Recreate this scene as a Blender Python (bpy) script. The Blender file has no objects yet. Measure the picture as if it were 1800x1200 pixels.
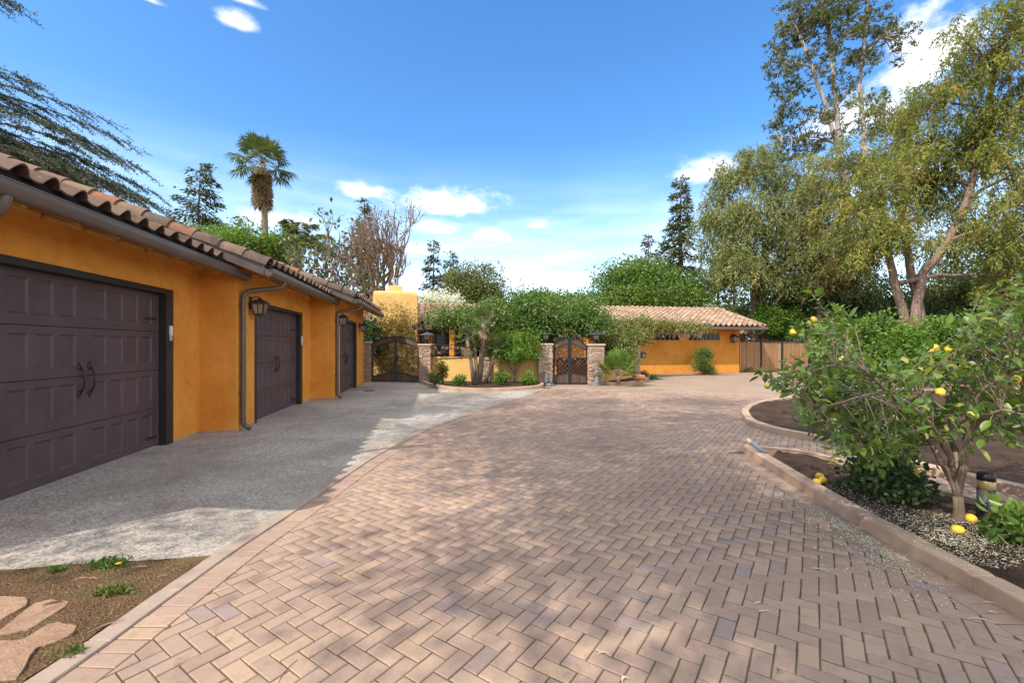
import bpy, math, random
import numpy as np
from mathutils import Vector, Matrix, Quaternion

# ------------------------------------------------------------------ frame
# site frame: +y runs along the garage front, +x to the right of it, metres, camera eye above the origin
F, H, HZ = 780.0, 1.6, 608.0            # focal length in photo pixels, eye height, horizon row
TH = math.radians(9.82)                 # the camera is turned this much to the right of the garage line
CT, ST = math.cos(TH), math.sin(TH)
def W(X, D, z=0.0): return Vector((X*CT + D*ST, -X*ST + D*CT, z))
def gp(px, py, z=0.0):
    D = F*(H - z)/(py - HZ); return W((px - 900)/F*D, D, z)
def at(px, py, D): return W((px - 900)/F*D, D, H + (HZ - py)/F*D)
def mk(px, D, z=0.0): return W((px - 900)/F*D, D, z)
def depth(p): return p[0]*ST + p[1]*CT

scene = bpy.context.scene
COL = scene.collection
# ------------------------------------------------------------------ camera
cam_d = bpy.data.cameras.new('camera'); cam = bpy.data.objects.new('camera', cam_d); COL.objects.link(cam)
cam_d.sensor_width = 36.0; cam_d.lens = F/1800*36.0; cam_d.shift_y = 8/1800
cam_d.clip_start = 0.05; cam_d.clip_end = 3000
cam.location = (0, 0, H); cam.rotation_euler = (math.pi/2, 0, -TH)
scene.camera = cam
# ------------------------------------------------------------------ light
SUN = Vector((-0.77, -0.52, 1.0)).normalized()
SUN_STRENGTH, SKY_STRENGTH, EXPOSURE = 2.45, 0.15, 1.20
sun_d = bpy.data.lights.new('sun', 'SUN'); sun = bpy.data.objects.new('sun', sun_d); COL.objects.link(sun)
sun_d.energy = SUN_STRENGTH; sun_d.angle = math.radians(0.55); sun_d.color = (1.0, 0.945, 0.86)
sun.rotation_euler = SUN.to_track_quat('Z', 'Y').to_euler(); sun.location = (-20, -14, 30)
scene.view_settings.view_transform = 'Standard'; scene.view_settings.look = 'None'
scene.view_settings.exposure = EXPOSURE; scene.view_settings.gamma = 1.0; scene.view_settings.use_curve_mapping = False
scene.render.engine = 'CYCLES'
scene.cycles.max_bounces = 7; scene.cycles.diffuse_bounces = 4; scene.cycles.glossy_bounces = 3
scene.cycles.transmission_bounces = 4; scene.cycles.transparent_max_bounces = 6
scene.cycles.use_denoising = True

def make_world():
    w = bpy.data.worlds.new('World'); scene.world = w; w.use_nodes = True
    nt = w.node_tree; N = nt.nodes; L = nt.links; N.clear()
    out = N.new('ShaderNodeOutputWorld'); bg = N.new('ShaderNodeBackground'); L.new(bg.outputs[0], out.inputs[0])
    bg.inputs[1].default_value = SKY_STRENGTH
    sky = N.new('ShaderNodeTexSky'); sky.sky_type = 'NISHITA'; sky.sun_disc = False
    sky.sun_elevation = math.asin(SUN.z); sky.sun_rotation = math.atan2(SUN.x, SUN.y)
    sky.altitude = 0; sky.air_density = 1.0; sky.dust_density = 1.0; sky.ozone_density = 2.0
    tc = N.new('ShaderNodeTexCoord')
    def vm(op, a, b=None):
        n = N.new('ShaderNodeVectorMath'); n.operation = op
        for i, v in enumerate((a, b)):
            if v is None: continue
            if hasattr(v, 'is_linked'): L.new(v, n.inputs[i])
            else: n.inputs[i].default_value = v
        return n.outputs['Value'] if op in ('DOT_PRODUCT', 'LENGTH') else n.outputs[0]
    def mt(op, a, b=None, c=None, clamp=False):
        n = N.new('ShaderNodeMath'); n.operation = op; n.use_clamp = clamp
        for i, v in enumerate((a, b, c)):
            if v is None: continue
            if hasattr(v, 'is_linked'): L.new(v, n.inputs[i])
            else: n.inputs[i].default_value = v
        return n.outputs[0]
    d = vm('NORMALIZE', tc.outputs['Generated'])
    def noise(scale, detail, rough, mapscale):
        mp = N.new('ShaderNodeMapping'); mp.inputs['Scale'].default_value = mapscale; L.new(d, mp.inputs[0])
        n = N.new('ShaderNodeTexNoise'); n.inputs['Scale'].default_value = scale; n.inputs['Detail'].default_value = detail
        n.inputs['Roughness'].default_value = rough; L.new(mp.outputs[0], n.inputs[0]); return n.outputs[0]
    nz = noise(9.0, 8.0, 0.62, (1, 1, 1.7))
    nz2 = noise(26.0, 6.0, 0.6, (1, 1, 1.6))
    nzz = mt('ADD', mt('MULTIPLY', nz, 0.7), mt('MULTIPLY', nz2, 0.3))
    # cumulus: photo row/column of the centre, half sizes in pixels, strength; the last ones lie outside the frame
    clouds = [(768, 356, 104, 30, 1.0, 1.15), (636, 338, 48, 20, .85, 1.1), (418, 40, 34, 20, .85, 1.0), (262, 0, 30, 9, .6, 1),
              (762, 403, 40, 17, .85, 1), (865, 416, 34, 15, .8, 1), (944, 397, 26, 13, .5, 1), (972, 498, 80, 20, .9, 1),
              (1625, 105, 88, 72, 1.15, 1.2), (1500, 215, 90, 50, .7, 1), (1240, 304, 56, 28, .9, 1.0), (490, 390, 70, 24, .9, 1),
              (735, 438, 70, 13, .4, 1), (430, 2, 34, 10, .55, 1), (1560, 330, 120, 40, .5, 1),
              (-500, 250, 190, 60, .9, 1), (2600, 200, 260, 80, .9, 1), (-1500, 300, 400, 70, .8, 1), (300, -700, 240, 120, .7, 1), (1500, -900, 300, 120, .7, 1)]
    total = None
    for px, py, hw, hh, st, wt in clouds:
        v = Vector(W((px - 900)/F, 1.0, (HZ - py)/F)); dist = v.length; dk = v.normalized()
        r = dk.cross(Vector((0, 0, 1))).normalized(); u = r.cross(dk).normalized()
        a, b = hw/F/dist, hh/F/dist
        df = vm('SUBTRACT', d, tuple(dk))
        cx = mt('DIVIDE', vm('DOT_PRODUCT', df, tuple(r)), a)
        cy0 = mt('DIVIDE', vm('DOT_PRODUCT', df, tuple(u)), b)
        cy = mt('MAXIMUM', cy0, mt('MULTIPLY', cy0, -1.7))      # flatter underside
        cz = mt('DIVIDE', vm('DOT_PRODUCT', df, tuple(dk)), a)
        q = mt('ADD', mt('ADD', mt('MULTIPLY', cx, cx), mt('MULTIPLY', cy, cy)), mt('MULTIPLY', cz, cz))
        q = mt('SQRT', q)
        e = mt('ADD', mt('SUBTRACT', 0.85, q), mt('MULTIPLY', mt('SUBTRACT', nzz, 0.5), 3.0*wt))
        mr = N.new('ShaderNodeMapRange'); mr.interpolation_type = 'SMOOTHSTEP'
        mr.inputs['From Min'].default_value = -0.35; mr.inputs['From Max'].default_value = 1.05; mr.inputs['To Max'].default_value = st
        L.new(e, mr.inputs[0]); m = mr.outputs[0]
        # no noise wisps far from the cloud itself
        mr2 = N.new('ShaderNodeMapRange'); mr2.inputs['From Min'].default_value = 2.0; mr2.inputs['From Max'].default_value = 1.1; L.new(q, mr2.inputs[0])
        m = mt('MULTIPLY', m, mr2.outputs[0])
        total = m if total is None else mt('MAXIMUM', total, m)
    # unseen cumulus added for neutral fill light, thinning where the placed clouds are
    field = noise(2.3, 9.0, 0.58, (1, 1, 1.5))
    fr = N.new('ShaderNodeMapRange'); fr.interpolation_type = 'SMOOTHSTEP'
    fr.inputs['From Min'].default_value = 0.43; fr.inputs['From Max'].default_value = 0.57; fr.inputs['To Max'].default_value = 0.95; L.new(field, fr.inputs[0])
    vw = N.new('ShaderNodeMapRange'); vw.interpolation_type = 'SMOOTHSTEP'; vw.inputs['From Min'].default_value = 0.62; vw.inputs['From Max'].default_value = 0.40
    L.new(vm('DOT_PRODUCT', d, tuple(Vector(W(0.0, 1.0, 0.12)).normalized())), vw.inputs[0])
    total = mt('MAXIMUM', total, mt('MULTIPLY', fr.outputs[0], vw.outputs[0]))
    # low pale veil that thickens towards the horizon all round
    sep = N.new('ShaderNodeSeparateXYZ'); L.new(d, sep.inputs[0])
    el = N.new('ShaderNodeMapRange'); el.interpolation_type = 'SMOOTHSTEP'
    el.inputs['From Min'].default_value = 0.42; el.inputs['From Max'].default_value = 0.05; L.new(sep.outputs[2], el.inputs[0])
    streak = noise(5.0, 7.0, 0.55, (1, 1, 6.0))
    sm = N.new('ShaderNodeMapRange'); sm.inputs['From Min'].default_value = 0.36; sm.inputs['From Max'].default_value = 0.66; L.new(streak, sm.inputs[0])
    veil = mt('MULTIPLY', el.outputs[0], mt('ADD', 0.38, mt('MULTIPLY', sm.outputs[0], 0.50)), clamp=True)
    hs = N.new('ShaderNodeHueSaturation'); hs.inputs['Saturation'].default_value = 1.22; hs.inputs['Value'].default_value = 0.84; L.new(sky.outputs[0], hs.inputs['Color'])
    tintn = N.new('ShaderNodeMix'); tintn.data_type = 'RGBA'; tintn.blend_type = 'MULTIPLY'; tintn.inputs[0].default_value = 1.0
    L.new(hs.outputs[0], tintn.inputs[6]); tintn.inputs[7].default_value = (0.74, 0.94, 1.04, 1)
    def mix(a, b, fac):
        n = N.new('ShaderNodeMix'); n.data_type = 'RGBA'
        L.new(fac, n.inputs[0])
        if hasattr(a, 'is_linked'): L.new(a, n.inputs[6])
        else: n.inputs[6].default_value = a
        n.inputs[7].default_value = b
        return n.outputs[2]
    c1 = mix(tintn.outputs[2], (4.7, 5.35, 5.95, 1), veil)
    c2 = mix(c1, (6.75, 6.55, 6.25, 1), mt('MULTIPLY', total, 1.0, clamp=True))
    L.new(c2, bg.inputs[0])
make_world()

# ------------------------------------------------------------------ object helpers
def tag(o, label=None, cat=None, group=None, kind=None):
    if label: o['label'] = label
    if cat: o['category'] = cat
    if group: o['group'] = group
    if kind: o['kind'] = kind
    return o
PINV = {}
def link(o, parent=None):
    COL.objects.link(o)
    if parent is not None:
        o.parent = parent
        m = PINV.get(parent.name)
        if m is not None: o.matrix_parent_inverse = m
    return o
def thing(name, label, cat, loc, group=None, kind=None):
    """Empty at the base of a thing; its parts are given in site coordinates."""
    o = bpy.data.objects.new(name, None); o.empty_display_size = 0.2
    COL.objects.link(o); o.location = loc
    PINV[o.name] = Matrix.Translation(-Vector(loc))
    return tag(o, label, cat, group, kind)

class MB:
    def __init__(s): s.v = []; s.f = []; s.t = []
    def add(s, vs, fs, tint=0.5):
        b = len(s.v); s.v.extend([tuple(p) for p in vs]); s.f.extend([tuple(i + b for i in f) for f in fs]); s.t.extend([tint]*len(vs))
    def box(s, x0, x1, y0, y1, z0, z1, tint=0.5):
        s.add([(x0,y0,z0),(x1,y0,z0),(x1,y1,z0),(x0,y1,z0),(x0,y0,z1),(x1,y0,z1),(x1,y1,z1),(x0,y1,z1)],
              [(0,3,2,1),(4,5,6,7),(0,1,5,4),(1,2,6,5),(2,3,7,6),(3,0,4,7)], tint)
    def obox(s, c, sx, sy, sz, M=None, tint=0.5, ch=0.0):
        """box centred at c, oriented by 3x3 M, optional chamfer"""
        hx, hy, hz = sx/2, sy/2, sz/2
        if ch <= 0:
            vs = [Vector((a*hx, b*hy, d*hz)) for d in (-1,1) for a, b in ((-1,-1),(1,-1),(1,1),(-1,1))]
            fs = [(0,3,2,1),(4,5,6,7),(0,1,5,4),(1,2,6,5),(2,3,7,6),(3,0,4,7)]
        else:
            vs, fs = chbox(hx, hy, hz, ch)
        c = Vector(c)
        s.add([(M @ p if M else p) + c for p in vs], fs, tint)
    def beam(s, p, q, w, h, tint=0.5, ch=0.0):
        p, q = Vector(p), Vector(q); d = q - p; L = d.length; x = d/L
        up = Vector((0,0,1)) if abs(x.z) < .95 else Vector((0,1,0))
        y = up.cross(x).normalized(); z = x.cross(y)
        s.obox((p + q)/2, L, w, h, Matrix((x, y, z)).transposed(), tint, ch)
    def tube(s, pts, rs, n=6, caps=True, tint=0.5):
        pts = [Vector(p) for p in pts]; m = len(pts)
        if not hasattr(rs, '__len__'): rs = [rs]*m
        vs = []; prev = None
        for i, p in enumerate(pts):
            d = (pts[min(i+1, m-1)] - pts[max(i-1, 0)])
            if d.length < 1e-9: d = Vector((0,0,1))
            d.normalize()
            if prev is None:
                a = Vector((1,0,0)) if abs(d.x) < .8 else Vector((0,1,0))
            else: a = prev
            u = (a - d*a.dot(d))
            if u.length < 1e-6: u = d.orthogonal()
            u.normalize(); prev = u; w = d.cross(u)
            for k in range(n):
                an = 2*math.pi*k/n
                vs.append(p + (u*math.cos(an) + w*math.sin(an))*rs[i])
        fs = [(i*n+k, i*n+(k+1)%n, (i+1)*n+(k+1)%n, (i+1)*n+k) for i in range(m-1) for k in range(n)]
        if caps:
            fs.append(tuple(range(n-1, -1, -1))); fs.append(tuple(range((m-1)*n, m*n)))
        s.add(vs, fs, tint)
    def lathe(s, c, prof, n=14, tint=0.5, sx=1.0, sy=1.0, M=None):
        c = Vector(c); m = len(prof); vs = []
        for r, z in prof:
            for k in range(n):
                a = 2*math.pi*k/n; p = Vector((r*sx*math.cos(a), r*sy*math.sin(a), z))
                vs.append((M @ p if M else p) + c)
        fs = [(i*n+k, i*n+(k+1)%n, (i+1)*n+(k+1)%n, (i+1)*n+k) for i in range(m-1) for k in range(n)]
        fs.append(tuple(range(n-1, -1, -1))); fs.append(tuple(range((m-1)*n, m*n)))
        s.add(vs, fs, tint)
    def prism(s, poly, z0, z1, tint=0.5, ch=0.0):
        n = len(poly)
        if ch <= 0:
            vs = [(p[0], p[1], z0) for p in poly] + [(p[0], p[1], z1) for p in poly]
            fs = [tuple(range(n, 2*n))] + [(i, (i+1)%n, n+(i+1)%n, n+i) for i in range(n)] + [tuple(range(n-1, -1, -1))]
        else:
            ins = inset(poly, ch)
            vs = [(p[0], p[1], z0) for p in poly] + [(p[0], p[1], z1-ch) for p in poly] + [(p[0], p[1], z1) for p in ins]
            fs = [tuple(range(2*n, 3*n))] + [(i+o, (i+1)%n+o, n+(i+1)%n+o, n+i+o) for o in (0, n) for i in range(n)]
        s.add(vs, fs, tint)
    def mesh(s, name, smooth=False):
        me = bpy.data.meshes.new(name); me.from_pydata(s.v, [], s.f)
        at_ = me.attributes.new('tint', 'FLOAT', 'POINT'); at_.data.foreach_set('value', np.array(s.t, np.float32))
        if smooth: me.polygons.foreach_set('use_smooth', [True]*len(me.polygons))
        me.update(); return me
    def build(s, name, mat, parent=None, smooth=False, loc=None):
        o = bpy.data.objects.new(name, s.mesh(name, smooth)); o.data.materials.append(mat)
        if loc is not None: o.location = loc
        return link(o, parent)

def inset(poly, d):
    n = len(poly); cx = sum(p[0] for p in poly)/n; cy = sum(p[1] for p in poly)/n; out = []
    for i in range(n):
        p = Vector(poly[i][:2]); a = Vector(poly[i-1][:2]); b = Vector(poly[(i+1) % n][:2])
        u = (a-p); v = (b-p)
        if u.length < 1e-6 or v.length < 1e-6: out.append((p.x + (cx-p.x)*.05, p.y + (cy-p.y)*.05)); continue
        u.normalize(); v.normalize(); si = abs(u.x*v.y - u.y*v.x)
        if si < .15:
            t = Vector((cx-p.x, cy-p.y)); t.normalize(); out.append(tuple(p + t*d))
        else: out.append(tuple(p + (u+v)*(d/si)))
    return out
def chbox(hx, hy, hz, c):
    idx = {}; vs = []
    for a in (-1,1):
        for b in (-1,1):
            for d in (-1,1):
                for k in range(3):
                    p = [a*hx, b*hy, d*hz]
                    for j in range(3):
                        if j != k: p[j] -= (a, b, d)[j]*c
                    idx[(a,b,d,k)] = len(vs); vs.append(Vector(p))
    fs = []
    S = (-1, 1)
    for k in range(3):
        o = [j for j in range(3) if j != k]
        for sg in S:
            q = []
            for e, g in ((-1,-1),(1,-1),(1,1),(-1,1)):
                t = [0,0,0]; t[k] = sg; t[o[0]] = e; t[o[1]] = g; q.append(idx[(t[0],t[1],t[2],k)])
            if (sg > 0) != (k != 1): q.reverse()
            fs.append(tuple(q))
    for k in range(3):            # edges along axis k
        o = [j for j in range(3) if j != k]
        for e in S:
            for g in S:
                def I(sg, face):
                    t = [0,0,0]; t[k] = sg; t[o[0]] = e; t[o[1]] = g; return idx[(t[0],t[1],t[2],face)]
                fs.append((I(-1,o[0]), I(1,o[0]), I(1,o[1]), I(-1,o[1])))
    for a in S:
        for b in S:
            for d in S: fs.append((idx[(a,b,d,0)], idx[(a,b,d,1)], idx[(a,b,d,2)]))
    return vs, fs

def np_mesh(name, V, Fq, tint=None, smooth=False):
    """fast mesh from an (n,3) array and an (m,k) face array"""
    me = bpy.data.meshes.new(name); V = np.ascontiguousarray(V, np.float32); Fq = np.ascontiguousarray(Fq, np.int32)
    m, k = Fq.shape
    me.vertices.add(len(V)); me.vertices.foreach_set('co', V.ravel())
    me.loops.add(m*k); me.loops.foreach_set('vertex_index', Fq.ravel())
    me.polygons.add(m); me.polygons.foreach_set('loop_start', np.arange(0, m*k, k, dtype=np.int32))
    if tint is not None:
        a = me.attributes.new('tint', 'FLOAT', 'POINT'); a.data.foreach_set('value', np.ascontiguousarray(tint, np.float32))
    if smooth: me.polygons.foreach_set('use_smooth', np.ones(m, bool))
    me.update(calc_edges=True); return me
def np_obj(name, V, Fq, mat, parent=None, tint=None, smooth=False):
    o = bpy.data.objects.new(name, np_mesh(name, V, Fq, tint, smooth)); o.data.materials.append(mat); return link(o, parent)
def inst(name, me, parent, M, mat=None):
    o = bpy.data.objects.new(name, me); link(o, parent); o.matrix_basis = M; return o
def frame(o, x, y, z):
    """4x4 from origin and three axis vectors"""
    return Matrix(((x[0],y[0],z[0],o[0]),(x[1],y[1],z[1],o[1]),(x[2],y[2],z[2],o[2]),(0,0,0,1)))

# ------------------------------------------------------------------ materials
def new_mat(name):
    m = bpy.data.materials.new(name); m.use_nodes = True; nt = m.node_tree; nt.nodes.clear()
    out = nt.nodes.new('ShaderNodeOutputMaterial'); b = nt.nodes.new('ShaderNodeBsdfPrincipled'); nt.links.new(b.outputs[0], out.inputs[0])
    return m, nt, b, out
def rgba(c): return (c[0], c[1], c[2], 1)
class NT:
    def __init__(s, nt): s.nt = nt; s.N = nt.nodes; s.L = nt.links
    def coord(s, kind='Object'): return s.N.new('ShaderNodeTexCoord').outputs[kind]
    def pos(s): return s.N.new('ShaderNodeNewGeometry').outputs['Position']
    def mapping(s, v, scale=(1,1,1), rot=(0,0,0)):
        m = s.N.new('ShaderNodeMapping'); m.inputs['Scale'].default_value = scale; m.inputs['Rotation'].default_value = rot; s.L.new(v, m.inputs[0]); return m.outputs[0]
    def noise(s, v, scale, detail=4, rough=.55, dist=0):
        n = s.N.new('ShaderNodeTexNoise'); n.inputs['Scale'].default_value = scale; n.inputs['Detail'].default_value = detail
        n.inputs['Roughness'].default_value = rough; n.inputs['Distortion'].default_value = dist; s.L.new(v, n.inputs[0]); return n.outputs[0]
    def voronoi(s, v, scale, out='Distance', feature='F1'):
        n = s.N.new('ShaderNodeTexVoronoi'); n.feature = feature; n.inputs['Scale'].default_value = scale; s.L.new(v, n.inputs[0]); return n.outputs[out]
    def ramp(s, f, stops):
        r = s.N.new('ShaderNodeValToRGB'); e = r.color_ramp.elements
        while len(e) < len(stops): e.new(.5)
        for i, (p, c) in enumerate(stops): e[i].position = p; e[i].color = rgba(c) if hasattr(c, '__len__') else (c, c, c, 1)
        s.L.new(f, r.inputs[0]); return r.outputs[0]
    def mix(s, a, b, f, mode='MIX'):
        n = s.N.new('ShaderNodeMix'); n.data_type = 'RGBA'; n.blend_type = mode
        for i, v in ((0, f), (6, a), (7, b)):
            if hasattr(v, 'is_linked'): s.L.new(v, n.inputs[i])
            elif i == 0: n.inputs[0].default_value = v
            else: n.inputs[i].default_value = rgba(v)
        return n.outputs[2]
    def math(s, op, a, b=0.0, clamp=False):
        n = s.N.new('ShaderNodeMath'); n.operation = op; n.use_clamp = clamp
        for i, v in enumerate((a, b)):
            if hasattr(v, 'is_linked'): s.L.new(v, n.inputs[i])
            else: n.inputs[i].default_value = v
        return n.outputs[0]
    def bump(s, bsdf, hgt, strength, dist=.01):
        b = s.N.new('ShaderNodeBump'); b.inputs['Strength'].default_value = strength; b.inputs['Distance'].default_value = dist
        s.L.new(hgt, b.inputs['Height']); s.L.new(b.outputs[0], bsdf.inputs['Normal'])
    def attr(s, name='tint'):
        a = s.N.new('ShaderNodeAttribute'); a.attribute_name = name; return a.outputs['Fac']
    def objrand(s): return s.N.new('ShaderNodeObjectInfo').outputs['Random']
def plain(name, col, rough=.6, var=.18, nscale=6.0, bump=0.0, bscale=40, metal=0.0, spec=.5):
    m, nt, b, _ = new_mat(name); t = NT(nt); p = t.pos()
    n = t.noise(p, nscale, 5, .6)
    lo = [c*(1-var) for c in col]; hi = [min(1, c*(1+var)) for c in col]
    nt.links.new(t.ramp(n, [(.3, lo), (.7, hi)]), b.inputs['Base Color'])
    b.inputs['Roughness'].default_value = rough; b.inputs['Metallic'].default_value = metal; b.inputs['Specular IOR Level'].default_value = spec
    if bump > 0: t.bump(b, t.noise(p, bscale, 4, .6), bump)
    return m
def foliage(name, stops, trans=.35, rough=.5, spec=.3):
    m, nt, b, out = new_mat(name); t = NT(nt)
    c = t.ramp(t.attr(), stops)
    nt.links.new(c, b.inputs['Base Color']); b.inputs['Roughness'].default_value = rough; b.inputs['Specular IOR Level'].default_value = spec
    tr = nt.nodes.new('ShaderNodeBsdfTranslucent'); tc = t.mix(c, (1.35, 1.3, .55), 1.0, 'MULTIPLY'); nt.links.new(tc, tr.inputs[0])
    mx = nt.nodes.new('ShaderNodeMixShader'); mx.inputs[0].default_value = trans
    nt.links.new(b.outputs[0], mx.inputs[1]); nt.links.new(tr.outputs[0], mx.inputs[2]); nt.links.new(mx.outputs[0], out.inputs[0])
    return m
def bark(name, c1, c2, scale=3.0):
    m, nt, b, _ = new_mat(name); t = NT(nt); p = t.mapping(t.pos(), (6, 6, .9))
    n = t.noise(p, scale, 6, .65)
    nt.links.new(t.ramp(n, [(.35, c1), (.62, c2)]), b.inputs['Base Color']); b.inputs['Roughness'].default_value = .9
    t.bump(b, n, .6, .03); return m

def mat_stucco(name, c1, c2, c3):
    m, nt, b, _ = new_mat(name); t = NT(nt); p = t.pos()
    a = t.noise(p, 1.1, 6, .62, .6); d = t.noise(p, 4.5, 5, .6, .4)
    col = t.ramp(a, [(.3, c1), (.52, c2), (.75, c3)])
    col = t.mix(col, [x*.82 for x in c1], t.ramp(d, [(.45, 0), (.78, .5)])); sw = t.noise(t.mapping(p, (1, 1, .5), (.5,.4,0)), 9, 7, .72, 1.5); col = t.mix(col, [min(1,x*1.25) for x in c3], t.ramp(sw, [(.55, 0), (.75, .45)])); stn = t.noise(t.mapping(p, (3.5, 3.5, .25)), 1.6, 6, .7); col = t.mix(col, [c1[0]*.6, c1[1]*.6, c1[2]*.9], t.ramp(stn, [(.60, 0), (.80, .3)]))
    nt.links.new(col, b.inputs['Base Color']); b.inputs['Roughness'].default_value = .85; b.inputs['Specular IOR Level'].default_value = .25
    h = t.math('ADD', t.noise(p, 26, 6, .65), t.math('MULTIPLY', t.noise(p, 7, 3, .5), 1.2))
    t.bump(b, h, .55, .014); return m
M_stucco = mat_stucco('orange stucco', (.60,.222,.030), (.69,.285,.045), (.74,.335,.068))
M_stucco2 = mat_stucco('golden stucco', (.66,.385,.115), (.72,.45,.15), (.77,.52,.20))
M_soffit = plain('painted soffit', (.55,.25,.05), .7, .15, 3)
M_trimwood = plain('yellow trim', (.60,.36,.11), .7, .2, 4)

def mat_door():
    m, nt, b, _ = new_mat('brown door paint'); t = NT(nt); p = t.pos()
    g = t.noise(t.mapping(p, (2, 1.2, 60)), 3, 4, .6)
    d = t.noise(p, 1.6, 5, .6)
    col = t.mix((.062,.038,.043), (.092,.058,.062), t.ramp(d, [(.3, 0), (.7, 1)])); col = t.mix(col, (.15,.105,.09), t.ramp(t.noise(p, 5, 7, .7), [(.55, 0), (.85, .4)]))
    nt.links.new(col, b.inputs['Base Color'])
    nt.links.new(t.ramp(d, [(.3, .42), (.7, .58)]), b.inputs['Roughness'])
    t.bump(b, g, .12, .004); return m
M_door = mat_door()
M_casing = plain('dark casing', (.02,.016,.017), .5, .3, 5)
M_gutter = plain('brown gutter', (.115,.078,.066), .38, .14, 2.5, .03, 30)
M_blackiron = plain('black iron', (.018,.017,.018), .5, .3, 12, .05, 60)
M_iron2 = plain('bronzed iron', (.16,.085,.05), .55, .4, 12)
M_flash = plain('metal flashing', (.10,.11,.15), .35, .2, 5, metal=.5)
M_lightmetal = plain('galvanised metal', (.42,.45,.48), .4, .2, 8, metal=.6)
M_keypad = plain('keypad plastic', (.62,.62,.60), .5, .05, 8)
M_ridged = plain('bird stop', (.02,.02,.022), .8, .3, 20)
def mat_tile(name, stops, rnd='obj'):
    m, nt, b, _ = new_mat(name); t = NT(nt); p = t.pos()
    col = t.ramp(t.objrand() if rnd == 'obj' else t.attr(), stops)
    n = t.noise(p, 7, 6, .65); n2 = t.noise(p, 30, 4, .6)
    col = t.mix(col, (.09,.065,.05), t.ramp(n, [(.48, 0), (.8, .55)]))
    col = t.mix(col, (.42,.33,.25), t.ramp(n2, [(.56, 0), (.82, .5)]))
    nt.links.new(col, b.inputs['Base Color']); b.inputs['Roughness'].default_value = .85; b.inputs['Specular IOR Level'].default_value = .25
    t.bump(b, n2, .3, .01); return m
TS = [(0, (0.111,0.065,0.046)), (.3, (0.148,0.087,0.060)), (.55, (0.185,0.114,0.078)), (.8, (0.133,0.084,0.064)), (1, (0.215,0.137,0.096))]
M_tile = mat_tile('roof tile', TS)
TS2 = [(0, (0.257,0.155,0.100)), (.3, (0.323,0.205,0.135)), (.6, (0.370,0.245,0.160)), (1, (0.418,0.300,0.205))]
M_tile_f = mat_tile('roof tile field', TS2, 'attr')
M_rake = mat_tile('barrel tile', [(0, (.105,.07,.058)), (.45, (.13,.088,.07)), (.62, (.17,.115,.085)), (.78, (.30,.115,.055)), (.82, (.20,.13,.085)), (1, (.25,.16,.10))])

def mat_concrete():
    m, nt, b, _ = new_mat('exposed aggregate concrete'); t = NT(nt); p = t.pos()
    v = t.voronoi(p, 58, 'Color'); vd = t.voronoi(p, 58)
    sp = t.N.new('ShaderNodeSeparateColor'); t.L.new(v, sp.inputs[0])
    col = t.ramp(sp.outputs[0], [(0, (0.206,0.165,0.128)), (.3, (0.353,0.309,0.255)), (.62, (0.447,0.396,0.330)), (.9, (0.568,0.522,0.449)), (1, (0.301,0.200,0.132))])
    big = t.noise(p, .55, 6, .62, .5); st = t.noise(p, 1.7, 7, .7, .8)
    col = t.mix(col, (.21,.165,.13), t.ramp(big, [(.40, 0), (.68, .72)]))
    col = t.mix(col, (.20,.12,.075), t.ramp(st, [(.53, 0), (.74, .6)])); fs_ = t.noise(p, 11, 6, .7); col = t.mix(col, (.16,.125,.10), t.ramp(fs_, [(.56, 0), (.76, .45)]))
    nt.links.new(col, b.inputs['Base Color']); b.inputs['Roughness'].default_value = .88; b.inputs['Specular IOR Level'].default_value = .3
    t.bump(b, vd, .45, .006); return m
M_conc = mat_concrete()
def mat_paver(name, src):
    m, nt, b, _ = new_mat(name); t = NT(nt); p = t.pos()
    r = t.objrand() if src == 'obj' else t.attr()
    col = t.ramp(r, [(0, (0.310,0.206,0.154)), (.22, (0.355,0.236,0.173)), (.5, (0.389,0.261,0.187)), (.68, (0.332,0.223,0.168)), (.82, (0.406,0.274,0.189)), (.91, (0.417,0.284,0.186)), (.96, (0.304,0.217,0.180)), (1, (0.299,0.227,0.199))])
    n = t.noise(p, 3.2, 6, .6, .3); fine = t.noise(p, 130, 3, .6); mid = t.noise(p, 16, 5, .65)
    big = t.noise(p, .5, 5, .6, .4)
    col = t.mix(col, (.19,.13,.10), t.ramp(mid, [(.5, 0), (.78, .55)]))
    col = t.mix(col, (.42,.31,.225), t.ramp(n, [(.5, 0), (.8, .5)]))
    col = t.mix(col, (.13,.09,.068), t.ramp(big, [(.48, 0), (.75, .6)])); spot = t.noise(p, 1.6, 7, .72, 1.2); col = t.mix(col, (.10,.07,.055), t.ramp(spot, [(.60, 0), (.72, .55)]))
    col = t.mix(col, (.14,.10,.08), t.ramp(fine, [(.56, 0), (.72, .5)]))
    nt.links.new(col, b.inputs['Base Color']); b.inputs['Roughness'].default_value = .85; b.inputs['Specular IOR Level'].default_value = .3
    t.bump(b, t.math('ADD', fine, mid), .3, .004); return m
M_pav = mat_paver('paver', 'obj'); M_pav_f = mat_paver('paver field', 'attr')
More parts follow.
